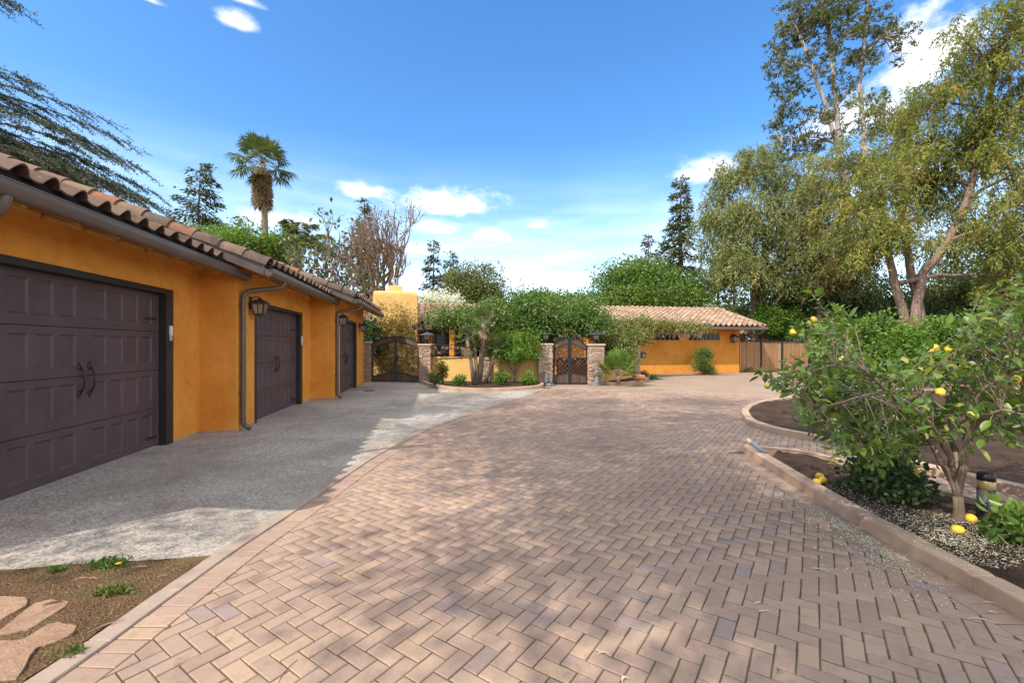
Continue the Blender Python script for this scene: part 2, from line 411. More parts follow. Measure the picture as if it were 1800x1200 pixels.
def mat_drive():
    """jointing sand under the pavers; where the pavers are too small to tell apart it carries their pattern"""
    m, nt, b, _ = new_mat('jointing sand and far paving'); t = NT(nt); p = t.pos()
    n = t.noise(p, 6, 6, .65)
    sand = t.ramp(n, [(.3, (.08,.052,.026)), (.5, (.12,.08,.038)), (.62, (.11,.088,.028)), (.75, (.15,.105,.056))])
    br = t.N.new('ShaderNodeTexBrick'); br.inputs['Scale'].default_value = 1.0; br.inputs['Brick Width'].default_value = .2; br.inputs['Row Height'].default_value = .1
    br.inputs['Mortar Size'].default_value = .006; br.inputs['Color1'].default_value = (.29,.195,.142,1); br.inputs['Color2'].default_value = (.34,.232,.165,1); br.inputs['Mortar'].default_value = (.15,.11,.07,1)
    t.L.new(t.mapping(p, (1,1,1), (0,0,math.radians(44.2))), br.inputs[0])
    big = t.noise(p, .8, 5, .6)
    far = t.mix(br.outputs[0], (.42,.31,.225), t.ramp(big, [(.45, 0), (.75, .5)]))
    ln = t.N.new('ShaderNodeVectorMath'); ln.operation = 'LENGTH'; t.L.new(p, ln.inputs[0])
    f = t.ramp(t.math('DIVIDE', ln.outputs['Value'], 100), [(FARP/100*.98, 0), (FARP/100, 1)])
    nt.links.new(t.mix(sand, far, f), b.inputs['Base Color']); b.inputs['Roughness'].default_value = .95
    return m
FARP = 17.5
M_drive = mat_drive()
M_curb = plain('tan cast curb', (.44,.295,.20), .85, .25, 2.2, .3, 60)
def mat_curbband():
    m, nt, b, _ = new_mat('weathered curb'); t = NT(nt); p = t.pos()
    n = t.noise(p, 1.3, 6, .65, .5); f = t.noise(p, 60, 4, .6); g = t.noise(p, 5, 6, .7)
    col = t.ramp(n, [(.3, (.26,.205,.165)), (.5, (.36,.265,.2)), (.7, (.40,.31,.24))])
    col = t.mix(col, (.13,.11,.085), t.ramp(g, [(.52, 0), (.8, .6)])); col = t.mix(col, (.17,.14,.12), t.ramp(f, [(.55, 0), (.75, .5)]))
    nt.links.new(col, b.inputs['Base Color']); b.inputs['Roughness'].default_value = .9; t.bump(b, f, .3, .006); return m
M_curbband = mat_curbband()
def mat_soil(name, c1, c2, c3, s=1.0):
    m, nt, b, _ = new_mat(name); t = NT(nt); p = t.pos()
    a = t.noise(p, 1.4*s, 7, .68, .3); f = t.noise(p, 55, 6, .7); v = t.voronoi(p, 60)
    col = t.ramp(a, [(.3, c1), (.5, c2), (.72, c3)]); col = t.mix(col, [x*.4 for x in c1], t.ramp(f, [(.45, 0), (.7, .7)]))
    nt.links.new(col, b.inputs['Base Color']); b.inputs['Roughness'].default_value = 1.0; b.inputs['Specular IOR Level'].default_value = .1
    t.bump(b, t.math('ADD', f, v), .8, .02); return m
M_soil = mat_soil('dark mulch soil', (.06,.037,.026), (.085,.054,.038), (.125,.082,.06))
M_dirt = mat_soil('brown dirt', (.12,.07,.038), (.18,.105,.058), (.165,.12,.062), 2.0)
M_ground = mat_soil('garden ground', (.10,.075,.04), (.13,.11,.05), (.08,.09,.035), .3)
def mat_stone(name, stops, src='obj', sc=9):
    m, nt, b, _ = new_mat(name); t = NT(nt); p = t.pos()
    col = t.ramp(t.objrand() if src == 'obj' else t.attr(), stops); n = t.noise(p, sc, 6, .65)
    col = t.mix(col, [x*.55 for x in stops[0][1]], t.ramp(n, [(.45, 0), (.75, .6)]))
    nt.links.new(col, b.inputs['Base Color']); b.inputs['Roughness'].default_value = .85; t.bump(b, n, .5, .02); return m
M_ledge = mat_stone('ledger stone', [(0, (.34,.20,.12)), (.25, (.46,.33,.23)), (.5, (.30,.20,.14)), (.7, (.52,.42,.33)), (.85, (.38,.17,.09)), (1, (.42,.36,.31))])
M_cap = plain('sandstone cap', (.44,.32,.24), .85, .2, 6, .3, 40)
def mat_flag():
    m, nt, b, _ = new_mat('flagstone'); t = NT(nt); p = t.pos()
    n = t.noise(p, 5, 8, .7, .6); f = t.noise(p, 40, 6, .7); l = t.noise(t.mapping(p, (2, 9, 2), (0,0,.5)), 2.2, 6, .65, .8)
    col = t.ramp(n, [(.28, (.24,.13,.075)), (.45, (.36,.215,.13)), (.6, (.41,.255,.16)), (.75, (.34,.24,.165))])
    col = t.mix(col, (.16,.095,.055), t.ramp(l, [(.52, 0), (.72, .65)])); col = t.mix(col, (.20,.13,.085), t.ramp(f, [(.52, 0), (.72, .55)]))
    nt.links.new(col, b.inputs['Base Color']); b.inputs['Roughness'].default_value = .9
    t.bump(b, t.math('ADD', t.math('MULTIPLY', n, 2.0), f), .8, .02); return m
M_flag = mat_flag()
M_mortar = plain('mortar', (.24,.19,.15), .95, .2, 10)
M_lanternglass = plain('amber lantern glass', (.36,.28,.17), .3, .2, 8)
M_lanternmetal = plain('dark lantern metal', (.035,.033,.035), .5, .2, 10)
M_lroof = plain('lantern roof', (.07,.075,.085), .45, .2, 10)
def mat_glass():
    m, nt, b, _ = new_mat('window glass'); b.inputs['Base Color'].default_value = (.012,.013,.014,1); b.inputs['Roughness'].default_value = .12; b.inputs['Specular IOR Level'].default_value = .3; return m
M_glass = mat_glass()
M_wframe = plain('grey window frame', (.24,.20,.15), .5, .1, 8)
def mat_wood(name, stops):
    m, nt, b, _ = new_mat(name); t = NT(nt); p = t.mapping(t.pos(), (9, 9, .7))
    n = t.noise(p, 2.5, 5, .6); col = t.ramp(t.objrand(), stops)
    col = t.mix(col, [x*.45 for x in stops[0][1]], t.ramp(n, [(.42, 0), (.75, .75)])); nt.links.new(col, b.inputs['Base Color'])
    b.inputs['Roughness'].default_value = .75; t.bump(b, n, .25, .01); return m
M_fence = mat_wood('cedar board', [(0, (.40,.20,.085)), (.35, (.50,.27,.12)), (.7, (.44,.22,.095)), (1, (.56,.34,.17))])
M_gatewood = mat_wood('brown gate board', [(0, (.075,.045,.032)), (.5, (.11,.068,.046)), (1, (.13,.085,.06))])
M_bark = bark('brown bark', (.085,.06,.045), (.20,.145,.105))
M_eucbark = bark('eucalyptus bark', (.12,.07,.05), (.28,.19,.14), 2)
M_eucpale = bark('pale eucalyptus bark', (.22,.17,.14), (.46,.40,.36), 2)
M_twig = bark('grey twig', (.13,.105,.085), (.26,.215,.175))
M_palmbark = bark('palm bark', (.12,.082,.055), (.27,.20,.14))
M_lemonbark = bark('lemon bark', (.11,.075,.05), (.23,.165,.115))
G_euc = foliage('eucalyptus leaf', [(0, (0.063,0.076,0.024)), (.45, (0.121,0.133,0.040)), (.8, (0.202,0.204,0.057)), (.94, (0.253,0.185,0.055)), (1, (0.278,0.105,0.044))], .3)
G_euc2 = foliage('gold green eucalyptus leaf', [(0, (0.095,0.121,0.029)), (.4, (0.190,0.218,0.044)), (.75, (0.317,0.312,0.058)), (.92, (0.444,0.296,0.058)), (1, (0.476,0.156,0.052))], .35)
G_eucd = foliage('grey green eucalyptus leaf', [(0, (0.091,0.118,0.037)), (.5, (0.183,0.210,0.065)), (.9, (0.321,0.337,0.106)), (1, (0.366,0.270,0.100))], .3)
G_dark = foliage('dark evergreen leaf', [(0, (0.024,0.047,0.019)), (.5, (0.041,0.074,0.027)), (1, (0.081,0.128,0.041))], .2)
G_con = foliage('conifer needle', [(0, (0.045,0.068,0.036)), (.5, (0.083,0.112,0.053)), (.9, (0.143,0.158,0.068)), (1, (0.195,0.143,0.068))], .2)
G_redw = foliage('redwood needle', [(0, (0.049,0.070,0.025)), (.5, (0.105,0.126,0.039)), (.85, (0.182,0.182,0.056)), (1, (0.210,0.119,0.056))], .2)
G_cedar = foliage('cedar needle', [(0, (0.027,0.047,0.030)), (.5, (0.047,0.078,0.049)), (1, (0.101,0.142,0.081))], .15)
G_mid = foliage('bright broad leaf', [(0, (0.056,0.106,0.019)), (.5, (0.106,0.188,0.031)), (1, (0.200,0.300,0.056))], .35)
G_lime = foliage('lime leaf', [(0, (.07,.14,.018)), (.5, (.12,.22,.028)), (1, (.20,.31,.05))], .4)
G_olive = foliage('olive leaf', [(0, (0.072,0.091,0.026)), (.5, (0.130,0.156,0.046)), (1, (0.221,0.234,0.078))], .3)
G_rose = foliage('climber leaf', [(0, (0.058,0.111,0.023)), (.5, (0.111,0.189,0.039)), (.92, (0.195,0.286,0.072)), (1, (0.312,0.273,0.078))], .35)
G_lemon = foliage('lemon leaf', [(0, (.055,.105,.022)), (.5, (.10,.175,.030)), (.85, (.18,.27,.045)), (1, (.34,.38,.07))], .38, .38, .5)
G_palm = foliage('palm leaf', [(0, (.05,.08,.025)), (.6, (.11,.145,.045)), (1, (.22,.22,.07))], .25)
G_dead = foliage('dead palm leaf', [(0, (.14,.085,.045)), (.6, (.25,.165,.085)), (1, (.34,.26,.14))], .2)
G_vine = foliage('sparse vine leaf', [(0, (.12,.10,.02)), (.5, (.22,.15,.03)), (.8, (.15,.16,.035)), (1, (.34,.13,.04))], .3)
G_white = foliage('white blossom', [(0, (.62,.62,.58)), (1, (.86,.86,.82))], .3)
G_pink = foliage('pale pink bloom', [(0, (.62,.42,.38)), (1, (.85,.72,.66))], .3)
G_wist = foliage('wisteria leaf', [(0, (.10,.13,.03)), (.5, (.19,.21,.05)), (.85, (.27,.26,.08)), (1, (.38,.27,.26))], .35)
G_brown = foliage('dry brown leaf', [(0, (.16,.085,.05)), (.6, (.27,.16,.095)), (1, (.36,.25,.16))], .25)
G_rust = foliage('rusty needle', [(0, (.12,.055,.028)), (.6, (.24,.10,.05)), (1, (.14,.12,.045))], .2)
G_grass = foliage('grass blade', [(0, (.08,.12,.02)), (.55, (.15,.19,.035)), (.8, (.24,.21,.07)), (1, (.36,.26,.13))], .3)
M_lemon = plain('lemon peel', (.80,.47,.035), .42, .12, 14, .25, 180)
M_lemong = plain('unripe lemon peel', (.42,.44,.05), .42, .12, 14, .2, 180)
M_petal = foliage('fallen petal', [(0, (.62,.53,.36)), (1, (.88,.80,.62))], .2)
rng = np.random.default_rng(7); random.seed(7)
# ================================================================== the ground
def sheet(name, poly, z, mat, **k):
    b = MB(); b.add([(p[0], p[1], z) for p in poly], [tuple(range(len(poly)))]); o = b.build(name, mat); tag(o, **k); return o
sheet('ground', [(-400,-150),(400,-150),(400,700),(-400,700)], -.06, M_ground, kind='structure')

def smooth_line(pts, n=6):
    """Catmull-Rom through 2-d points"""
    P = [Vector((p[0], p[1])) for p in pts]; out = []
    for i in range(len(P)-1):
        p0 = P[max(i-1,0)]; p1 = P[i]; p2 = P[i+1]; p3 = P[min(i+2,len(P)-1)]
        for k in range(n):
            t = k/n
            out.append(.5*((2*p1) + (p2-p0)*t + (2*p0-5*p1+4*p2-p3)*t*t + (3*p1-p0-3*p2+p3)*t**3))
    out.append(P[-1]); return out
def offset_line(line, d):
    """offset to the left of travel by d"""
    out = []
    for i, p in enumerate(line):
        t = (line[min(i+1,len(line)-1)] - line[max(i-1,0)]).normalized(); out.append(p + Vector((-t.y, t.x))*d)
    return out
def resample(line, step):
    pts = [line[0]]; acc = 0.0
    for a, b in zip(line[:-1], line[1:]):
        L = (b-a).length
        while acc + L >= step:
            t = (step-acc)/L; a = a + (b-a)*t; pts.append(a.copy()); L = (b-a).length; acc = 0.0
        acc += L
    return pts

# --- line between the concrete apron and the pavers (joint of curb and border course)
edge_px = [(91,1200),(194,1128),(289,1058),(364,1004),(420,964),(511,904),(585,853),(660,803),(713,775),(761,752),(820,731),(873,713),(910,702),(935,694.5),(950,688),(957,682.5)]
pts = [gp(*p).xy for p in edge_px]
dv_ = (pts[0]-pts[1]).normalized()
EDGE = smooth_line([pts[0]+dv_*k*.4 for k in (7,6,5,4,3,2,1)] + pts, 6)
CURBW, BORD = .125, .205
EDGE_L = offset_line(EDGE, CURBW)             # concrete side of the curb
EDGE_R = offset_line(EDGE, -BORD)             # herringbone side of the border course

drive = thing('driveway', None, None, (0, 0, 0), kind='structure')
b = MB(); b.add([(x, y, -.0065) for x, y in ((-6,-8),(40,-8),(40,34),(-6,34))], [(0,1,2,3)]); b.build('jointing_sand', M_drive, drive)
# --- flush cast curb band in lengths
def strip_blocks(name, A, B, z0, z1, mat, parent, seg, gap=.004, ch=.006):
    """blocks between two parallel lines, cut every seg samples"""
    i = 0
    while i < len(A)-1:
        j = min(i+seg, len(A)-1)
        a = A[i:j+1]; c = B[i:j+1]
        poly = a + c[::-1]
        if j < len(A)-1:
            d = (A[j]-A[j-1]).normalized()*gap; poly[len(a)-1] = a[-1]-d; poly[len(a)] = c[-1]-d
        poly = poly[::-1]
        m = MB(); ar = sum(poly[k-1].x*poly[k].y - poly[k].x*poly[k-1].y for k in range(len(poly)))
        if ar < 0: poly = poly[::-1]
        m.prism(poly, z0, z1, ch=ch); m.build(name, mat, parent); i = j
cb = thing('edge_curb', None, None, (EDGE[0].x, EDGE[0].y, 0), kind='structure')
strip_blocks('curb_length', EDGE, EDGE_L, -.06, .012, M_curbband, cb, 8)

# --- concrete apron in slabs
conc = thing('concrete_apron', None, None, (-3, 8, 0), kind='structure')
ys = [e.y for e in EDGE_L]
def edge_x(y):
    for a, c in zip(EDGE_L[:-1], EDGE_L[1:]):
        if a.y <= y <= c.y: return a.x + (c.x-a.x)*(y-a.y)/max(1e-6, c.y-a.y)
    return EDGE_L[-1].x if y > ys[-1] else EDGE_L[0].x
joints = [3.74, 6.4, 9.0, 11.5, 14.0, 16.6]
for ya, yb in zip(joints, joints[1:] + [24.5]):
    ylist = sorted([ya+.006, yb-.006] + [y for y in ys if ya+.05 < y < yb-.05])
    right = [(edge_x(y)-.004, y) for y in ylist]
    m = MB(); m.prism([(-6.2, ya+.006)] + right + [(-6.2, yb-.006)], -.08, .004, ch=.004); m.build('slab', M_conc, conc)

# --- planter outlines on the right (counter-clockwise after reversal), near one and far one
P1_front = [gp(*p).xy for p in [(1306,795),(1440,882),(1580,965),(1700,1033),(1800,1089)]]
P1_front.append(P1_front[-1] + (P1_front[-1]-P1_front[-2]).normalized()*1.6)
P1_back = [gp(*p).xy for p in [(1307.5,792),(1408,802),(1500,824),(1647,870),(1757,899),(1800,911)]]
P1_back.append(P1_back[-1] + (P1_back[-1]-P1_back[-2]).normalized()*2.4)
P2_front = [gp(*p).xy for p in [(1303,729),(1310,742),(1328,751),(1372,763.5),(1427,774.5),(1522,798),(1610,827),(1702,849),(1800,873)]]
P2_front.append(P2_front[-1] + (P2_front[-1]-P2_front[-2]).normalized()*3)
P2_back = [gp(*p).xy for p in [(1303,729),(1308,721),(1324,713),(1353,707),(1401,701),(1480,695),(1600,690),(1800,686),(2100,682)]]
P1_front, P1_back = smooth_line(P1_front, 9), smooth_line(P1_back, 5)
P2_front, P2_back = smooth_line(P2_front, 5), smooth_line(P2_back, 5)
P1_out = P1_front + P1_back[::-1]
P2_out = P2_front + P2_back[::-1]
# beds by the house
B1_px = [(742,674),(750,678),(762,681),(790,686),(828,688.5),(866,688.7),(903,687),(941,684),(953,681.5),(956,678),(952,675.5)]
B1_front = smooth_line([gp(*p).xy for p in B1_px], 4)
B2_px = [(1058,676),(1075,677.3),(1092,677),(1120,674),(1138,669),(1144,664),(1138,659),(1128,656.5)]
B2_front = smooth_line([gp(*p).xy for p in B2_px], 4)

def planter(name, line_a, line_b, hgt, width, soil_z, closed_extra=None):
    o = thing(name, None, None, (line_a[0].x, line_a[0].y, 0), kind='structure')
    return o
def curb_run(parent, line, width, hgt, inside, seg):
    ins = offset_line(line, width*inside)
    strip_blocks('curb_length', line, ins, -.05, hgt, M_curb, parent, seg, .003, .012)
    return ins
def soil_patch(name, outline, z, mat, amp, parent, res=.12, seed=0):
    """bumpy soil filling an outline"""
    X = np.array([p[0] for p in outline]); Y = np.array([p[1] for p in outline])
    nx = int((X.max()-X.min())/res)+2; ny = int((Y.max()-Y.min())/res)+2
    xs = X.min()+np.arange(nx)*res; ysn = Y.min()+np.arange(ny)*res
    gx, gy = np.meshgrid(xs, ysn, indexing='ij')
    ins = inside_poly(gx.ravel(), gy.ravel(), outline).reshape(gx.shape)
    r = np.random.default_rng(seed); gz = z + amp*(.5*np.sin(gx*2.1+seed)*np.cos(gy*1.7) + .35*np.sin(gx*5.3+gy*4.1)) + r.normal(0, amp*.35, gx.shape)
    # pull cells that cross the outline in, so that the patch runs up to the edge
    keep = ins[:-1,:-1] | ins[1:,:-1] | ins[:-1,1:] | ins[1:,1:]
    px, py = gx.ravel().copy(), gy.ravel().copy()
    out_i = np.where(~ins.ravel())[0]
    if len(out_i):
        q = np.stack([px[out_i], py[out_i]], 1); np_, _, _ = nearest_on(q, outline + [outline[0]])
        px[out_i], py[out_i] = np_[:,0], np_[:,1]
    idx = np.arange(nx*ny).reshape(nx, ny)
    Fq = np.stack([idx[:-1,:-1][keep], idx[1:,:-1][keep], idx[1:,1:][keep], idx[:-1,1:][keep]], 1)
    return np_obj(name, np.stack([px, py, gz.ravel()], 1), Fq, mat, parent, smooth=True)
def inside_poly(x, y, poly):
    c = np.zeros(len(x), bool); n = len(poly)
    for i in range(n):
        x1, y1 = poly[i][0], poly[i][1]; x2, y2 = poly[i-1][0], poly[i-1][1]
        if y1 == y2: continue
        k = ((y1 > y) != (y2 > y)) & (x < (x2-x1)*(y-y1)/(y2-y1) + x1); c ^= k
    return c
def nearest_on(q, line):
    """nearest point, signed side (left positive) and segment direction for points q (n,2) on a polyline"""
    A = np.array([(p[0], p[1]) for p in line]); best = np.full(len(q), 1e9); P = np.zeros((len(q),2)); S = np.zeros(len(q)); T = np.zeros((len(q),2))
    for a, c in zip(A[:-1], A[1:]):
        d = c-a; L2 = (d**2).sum()
        if L2 < 1e-10: continue
        t = np.clip(((q-a)@d)/L2, 0, 1); p = a + t[:,None]*d; r = ((q-p)**2).sum(1); k = r < best - 1e-9
        best[k] = r[k]; P[k] = p[k]; u = d/math.sqrt(L2); T[k] = u
        S[k] = (u[0]*(q[k,1]-a[1]) - u[1]*(q[k,0]-a[0]))
    return P, np.sqrt(best)*np.sign(S), T

pl1 = planter('planter_bed', P1_front, P1_back, .1, .15, 0)
i1 = curb_run(pl1, P1_front, .15, .105, 1, 14); i2 = curb_run(pl1, P1_back, .12, .10, -1, 16)
soil1 = i1 + i2[::-1]; soil1 = [p for k, p in enumerate(soil1) if not (k < 3 or k > len(soil1)-4)]
soil_patch('soil', soil1, .055, M_soil, .02, pl1, .08, 1)
pl2 = planter('planter_bed', P2_front, P2_back, .1, .15, 0)
j1 = curb_run(pl2, P2_front, .15, .10, 1, 14); j2 = curb_run(pl2, P2_back, .15, .10, -1, 14)
soil_patch('soil', j1 + j2[::-1], .06, M_soil, .03, pl2, .16, 2)
# a long bank of garden soil behind the paved loop, where the shrubs and gum trees stand
bank = [gp(1375,668).xy, gp(1500,676).xy, gp(1650,680).xy, gp(1850,683).xy, gp(2300,684).xy, (60, 12), (75, 50), (24, 40), (24.3, 26)]
pl3 = planter('garden_bank', bank, None, .1, .15, 0)
soil_patch('soil', bank, .09, M_soil, .05, pl3, .5, 5)
run = smooth_line(bank[:5], 6); curb_run(pl3, run, .15, .12, 1, 10)

# --- herringbone pavers: axes from the two paver directions in the photograph
dA = W(533/F, 1.0).xy; dA.normalize(); dB = Vector((dA.y, -dA.x))
MOD = .0985
JT = .0078
origin = gp(1000, 1100).xy
def region_pavers():
    n = 420
    I, J = np.meshgrid(np.arange(-n, n), np.arange(-n, n), indexing='ij')
    d = (I - J) % 4
    cen = []; ang = []
    for dd, horiz in ((0, True), (3, False)):
        m = d == dd; i = I[m].astype(float); j = J[m].astype(float)
        u = i + (1.0 if horiz else .5); v = j + (.5 if horiz else 1.0)
        cen.append(np.stack([origin.x + MOD*(u*dB.x + v*dA.x), origin.y + MOD*(u*dB.y + v*dA.y)], 1)); ang.append(np.full(len(u), 0 if horiz else 1))
    C = np.concatenate(cen); A = np.concatenate(ang)
    X = C[:,0]*CT - C[:,1]*ST; D = C[:,0]*ST + C[:,1]*CT
    k = (D > 1.2) & (np.hypot(C[:,0], C[:,1]) < FARP) & (np.abs(X) < 1.5*D + 1.6)
    return C[k], A[k]
C, A = region_pavers()
bounds = [('line', EDGE_R)]
def outline_offset(line, d): return offset_line(line, d)
P1_soldier = [p for p in outline_offset(P1_front, -BORD)]
P1_bs = outline_offset(P1_back, .004)
P1_ring = P1_soldier + P1_bs[::-1]
P2_ring = outline_offset(P2_front, -.004) + outline_offset(P2_back, .004)[::-1]
B1_ring = outline_offset(B1_front, -.004); B2_ring = outline_offset(B2_front, -.004)
def halfspaces(C):
    """per paver: keep mask and list of cutting (point, inward normal)"""
    keep = np.ones(len(C), bool); cuts = [[] for _ in range(len(C))]
    P, S, T = nearest_on(C, EDGE_R)                 # drive lies to the right of the line
    keep &= S < .11
    for i in np.where(keep & (S > -.125))[0]: cuts[i].append((P[i], np.array([T[i,1], -T[i,0]])))
    for ring in (P1_ring, P2_ring, B1_ring, B2_ring):
        R = np.array([(p[0], p[1]) for p in ring]); lo, hi = R.min(0)-.3, R.max(0)+.3
        c = np.where((C > lo).all(1) & (C < hi).all(1))[0]
        if not len(c): continue
        ins = inside_poly(C[c,0], C[c,1], ring); P, S, T = nearest_on(C[c], list(ring)+[ring[0]]); dist = np.abs(S)
        keep[c[ins & (dist > .11)]] = False
        for q in np.where(dist < .125)[0]:
            v = C[c[q]] - P[q]; l = np.hypot(*v)
            if l < 1e-6: continue
            nrm = v/l if not ins[q] else -v/l
            cuts[c[q]].append((P[q], nrm))
    return keep, cuts
keep, cuts = halfspaces(C)
def clip(poly, p, n):
    out = []
    for i in range(len(poly)):
        a, c = poly[i-1], poly[i]; da, dc = (a-p)@n, (c-p)@n
        if (da >= 0) != (dc >= 0): t = da/(da-dc); out.append(a + (c-a)*t)
        if dc >= 0: out.append(c)
    return out
hl, hw = MOD - JT/2, MOD/2 - JT/2
vB, vA = np.array(dB), np.array(dA)
full = [i for i in np.where(keep)[0] if not cuts[i]]
cutl = [i for i in np.where(keep)[0] if cuts[i]]
dep = C[:,0]*ST + C[:,1]*CT; lat = C[:,0]*CT - C[:,1]*ST
inview = (np.abs(lat) < 1.12*dep) & (dep > 2.0)
near = sorted([i for i in full if inview[i]], key=lambda i: dep[i])[:300]
nearset = set(near)
# shared paver meshes with worn, slightly different edges
pav_meshes = []
for v in range(8):
    m = MB(); e = [rng.normal(0, .0012, 2) for _ in range(4)]
    poly = [(-hl+e[0][0], -hw+e[0][1]), (hl+e[1][0], -hw+e[1][1]), (hl+e[2][0], hw+e[2][1]), (-hl+e[3][0], hw+e[3][1])]
    m.prism(poly, -.035, 0, ch=.0045); me = m.mesh('paver'); me.materials.append(M_pav); pav_meshes.append(me)
for i in near:
    ax = Vector((*(vB if A[i] == 0 else vA), 0)); ay = Vector((-ax.y, ax.x, 0))
    M = frame((C[i,0], C[i,1], rng.normal(0, .0011)), ax, ay, (0,0,1)) @ Matrix.Rotation(rng.normal(0, .006), 4, 'X') @ Matrix.Rotation(rng.normal(0, .004), 4, 'Y') @ Matrix.Rotation(rng.normal(0, .006), 4, 'Z')
    inst('paver', pav_meshes[rng.integers(8)], drive, M)
rest = np.array([i for i in full if i not in nearset])
ch = .0045
loc = np.array([(-hl,-hw,-.03),(hl,-hw,-.03),(hl,hw,-.03),(-hl,hw,-.03),(-hl,-hw,-ch),(hl,-hw,-ch),(hl,hw,-ch),(-hl,hw,-ch),
                (-hl+ch,-hw+ch,0),(hl-ch,-hw+ch,0),(hl-ch,hw-ch,0),(-hl+ch,hw-ch,0)])
fq = np.array([(8,9,10,11),(4,5,9,8),(5,6,10,9),(6,7,11,10),(7,4,8,11),(0,1,5,4),(1,2,6,5),(2,3,7,6),(3,0,4,7)])
ax = np.where((A[rest]==0)[:,None], vB, vA) + rng.normal(0, .006, (len(rest),2)); ax /= np.linalg.norm(ax, axis=1)[:,None]; ay = np.stack([-ax[:,1], ax[:,0]], 1)
tx = rng.normal(0, .006, len(rest)); ty = rng.normal(0, .005, len(rest)); tz = rng.normal(0, .0012, len(rest))
V = np.zeros((len(rest), 12, 3))
V[:,:,0] = C[rest,0][:,None] + loc[:,0]*ax[:,:1] + loc[:,1]*ay[:,:1]
V[:,:,1] = C[rest,1][:,None] + loc[:,0]*ax[:,1:] + loc[:,1]*ay[:,1:]
V[:,:,2] = loc[:,2] + tz[:,None] + loc[:,0]*ty[:,None] + loc[:,1]*tx[:,None]
Fq = (np.arange(len(rest))[:,None,None]*12 + fq).reshape(-1,4)
o = np_obj('paver_field', V.reshape(-1,3), Fq, M_pav_f, drive, np.repeat(rng.random(len(rest)), 12)); tag(o, kind='stuff')
m = MB()
for i in cutl:
    a = vB if A[i] == 0 else vA; c2 = np.array([-a[1], a[0]])
    poly = [C[i]-a*hl-c2*hw, C[i]+a*hl-c2*hw, C[i]+a*hl+c2*hw, C[i]-a*hl+c2*hw]
    for p, n in cuts[i]:
        poly = clip(poly, p + n*.003, n)
        if len(poly) < 3: break
    if len(poly) < 3: continue
    q = [poly[0]]
    for p in poly[1:]:
        if np.hypot(*(p-q[-1])) > .008: q.append(p)
    if len(q) < 3 or np.hypot(*(q[0]-q[-1])) < .008 and len(q) < 4: continue
    ar = .5*sum(q[k-1][0]*q[k][1]-q[k][0]*q[k-1][1] for k in range(len(q)))
    if abs(ar) < .0006: continue
    if ar < 0: q = q[::-1]
    m.prism([(p[0], p[1]) for p in q], -.03, rng.normal(0, .001), tint=float(rng.random()), ch=.003)
o = m.build('cut_paver_field', M_pav_f, drive); tag(o, kind='stuff')
# --- border course along the curb and along the near planter
def border(line, side, count, mat_obj):
    pts = resample(line, .104); m = MB(); k = 0
    for a, c in zip(pts[:-1], pts[1:]):
        mid = (a+c)/2; t = (c-a).normalized(); nrm = Vector((-t.y, t.x))*side; D = depth((mid.x, mid.y))
        if D < 1.4 or D > 18 or abs(mid.x*CT - mid.y*ST) > 1.5*D+1.5: continue
        cc = mid + nrm*(BORD/2); hx, hy = .0485+rng.normal(0,.0008), BORD/2-.005
        if D > 1.9 and k < count:
            mm = MB(); mm.prism([(-hx,-hy),(hx,-hy),(hx,hy),(-hx,hy)], -.035, 0, ch=.0045)
            me = mm.mesh('border_paver'); me.materials.append(M_pav)
            inst('border_paver', me, drive, frame((cc.x, cc.y, rng.normal(0,.0012)), (t.x,t.y,0), (-t.y,t.x,0), (0,0,1)) @ Matrix.Rotation(rng.normal(0,.008),4,'X')); k += 1
        else:
            mm = [(cc + t*x + Vector((-t.y,t.x))*y) for x, y in ((-hx,-hy),(hx,-hy),(hx,hy),(-hx,hy))]
            m.prism([(p.x,p.y) for p in mm], -.03, rng.normal(0,.001), tint=float(rng.random()), ch=.004)
    if m.v: tag(m.build('border_paver_field', M_pav_f, drive), kind='stuff')
border(EDGE, -1, 75, None)
border(list(reversed(P1_front)), 1, 60, None)

# --- dirt corner with flagstones in the left foreground
dp = [gp(*p).xy for p in [(44,1200),(149,1121),(224,1074),(345,986),(300,984),(0,989)]]
corner = [EDGE_L[0] + Vector((.0,.0))] + [p for p in EDGE_L if p.y < 3.70 and p.y > EDGE_L[0].y] + [Vector((-1.80, 3.72)), Vector((-7.5, 3.72)), Vector((-7.5, -1.5))]
dirt = thing('dirt_patch', None, None, (-3, 2.5, 0), kind='structure')
soil_patch('soil', corner, .012, M_dirt, .012, dirt, .06, 9)
flags = [[(0,1052),(46,1053),(51,1062),(40,1072),(0,1094)],
         [(2,1110),(60,1064),(90,1058),(122,1060),(118,1068),(80,1092),(50,1112),(0,1119)],
         [(0,1133),(40,1130),(82,1103),(100,1099),(136,1106),(120,1124),(95,1136),(60,1146),(52,1160),(30,1200),(0,1202),(-60,1200),(-60,1150)],
         [(-8,1056),(-10,1098),(-60,1120),(-120,1110),(-110,1068)]]
for f in flags:
    raw = [gp(*p).xy for p in f]; poly = []
    for q0, q1 in zip(raw, raw[1:]+raw[:1]):
        for k_ in range(4): poly.append(q0.lerp(q1, k_/4) + Vector(rng.normal(0,.0035,2)))
    ar = sum(poly[k-1].x*poly[k].y-poly[k].x*poly[k-1].y for k in range(len(poly)))
    if ar < 0: poly = poly[::-1]
    m = MB(); m.prism(poly, -.02, .022+random.uniform(-.004,.004), ch=.004)
    o = m.build('flagstone', M_flag, dirt)
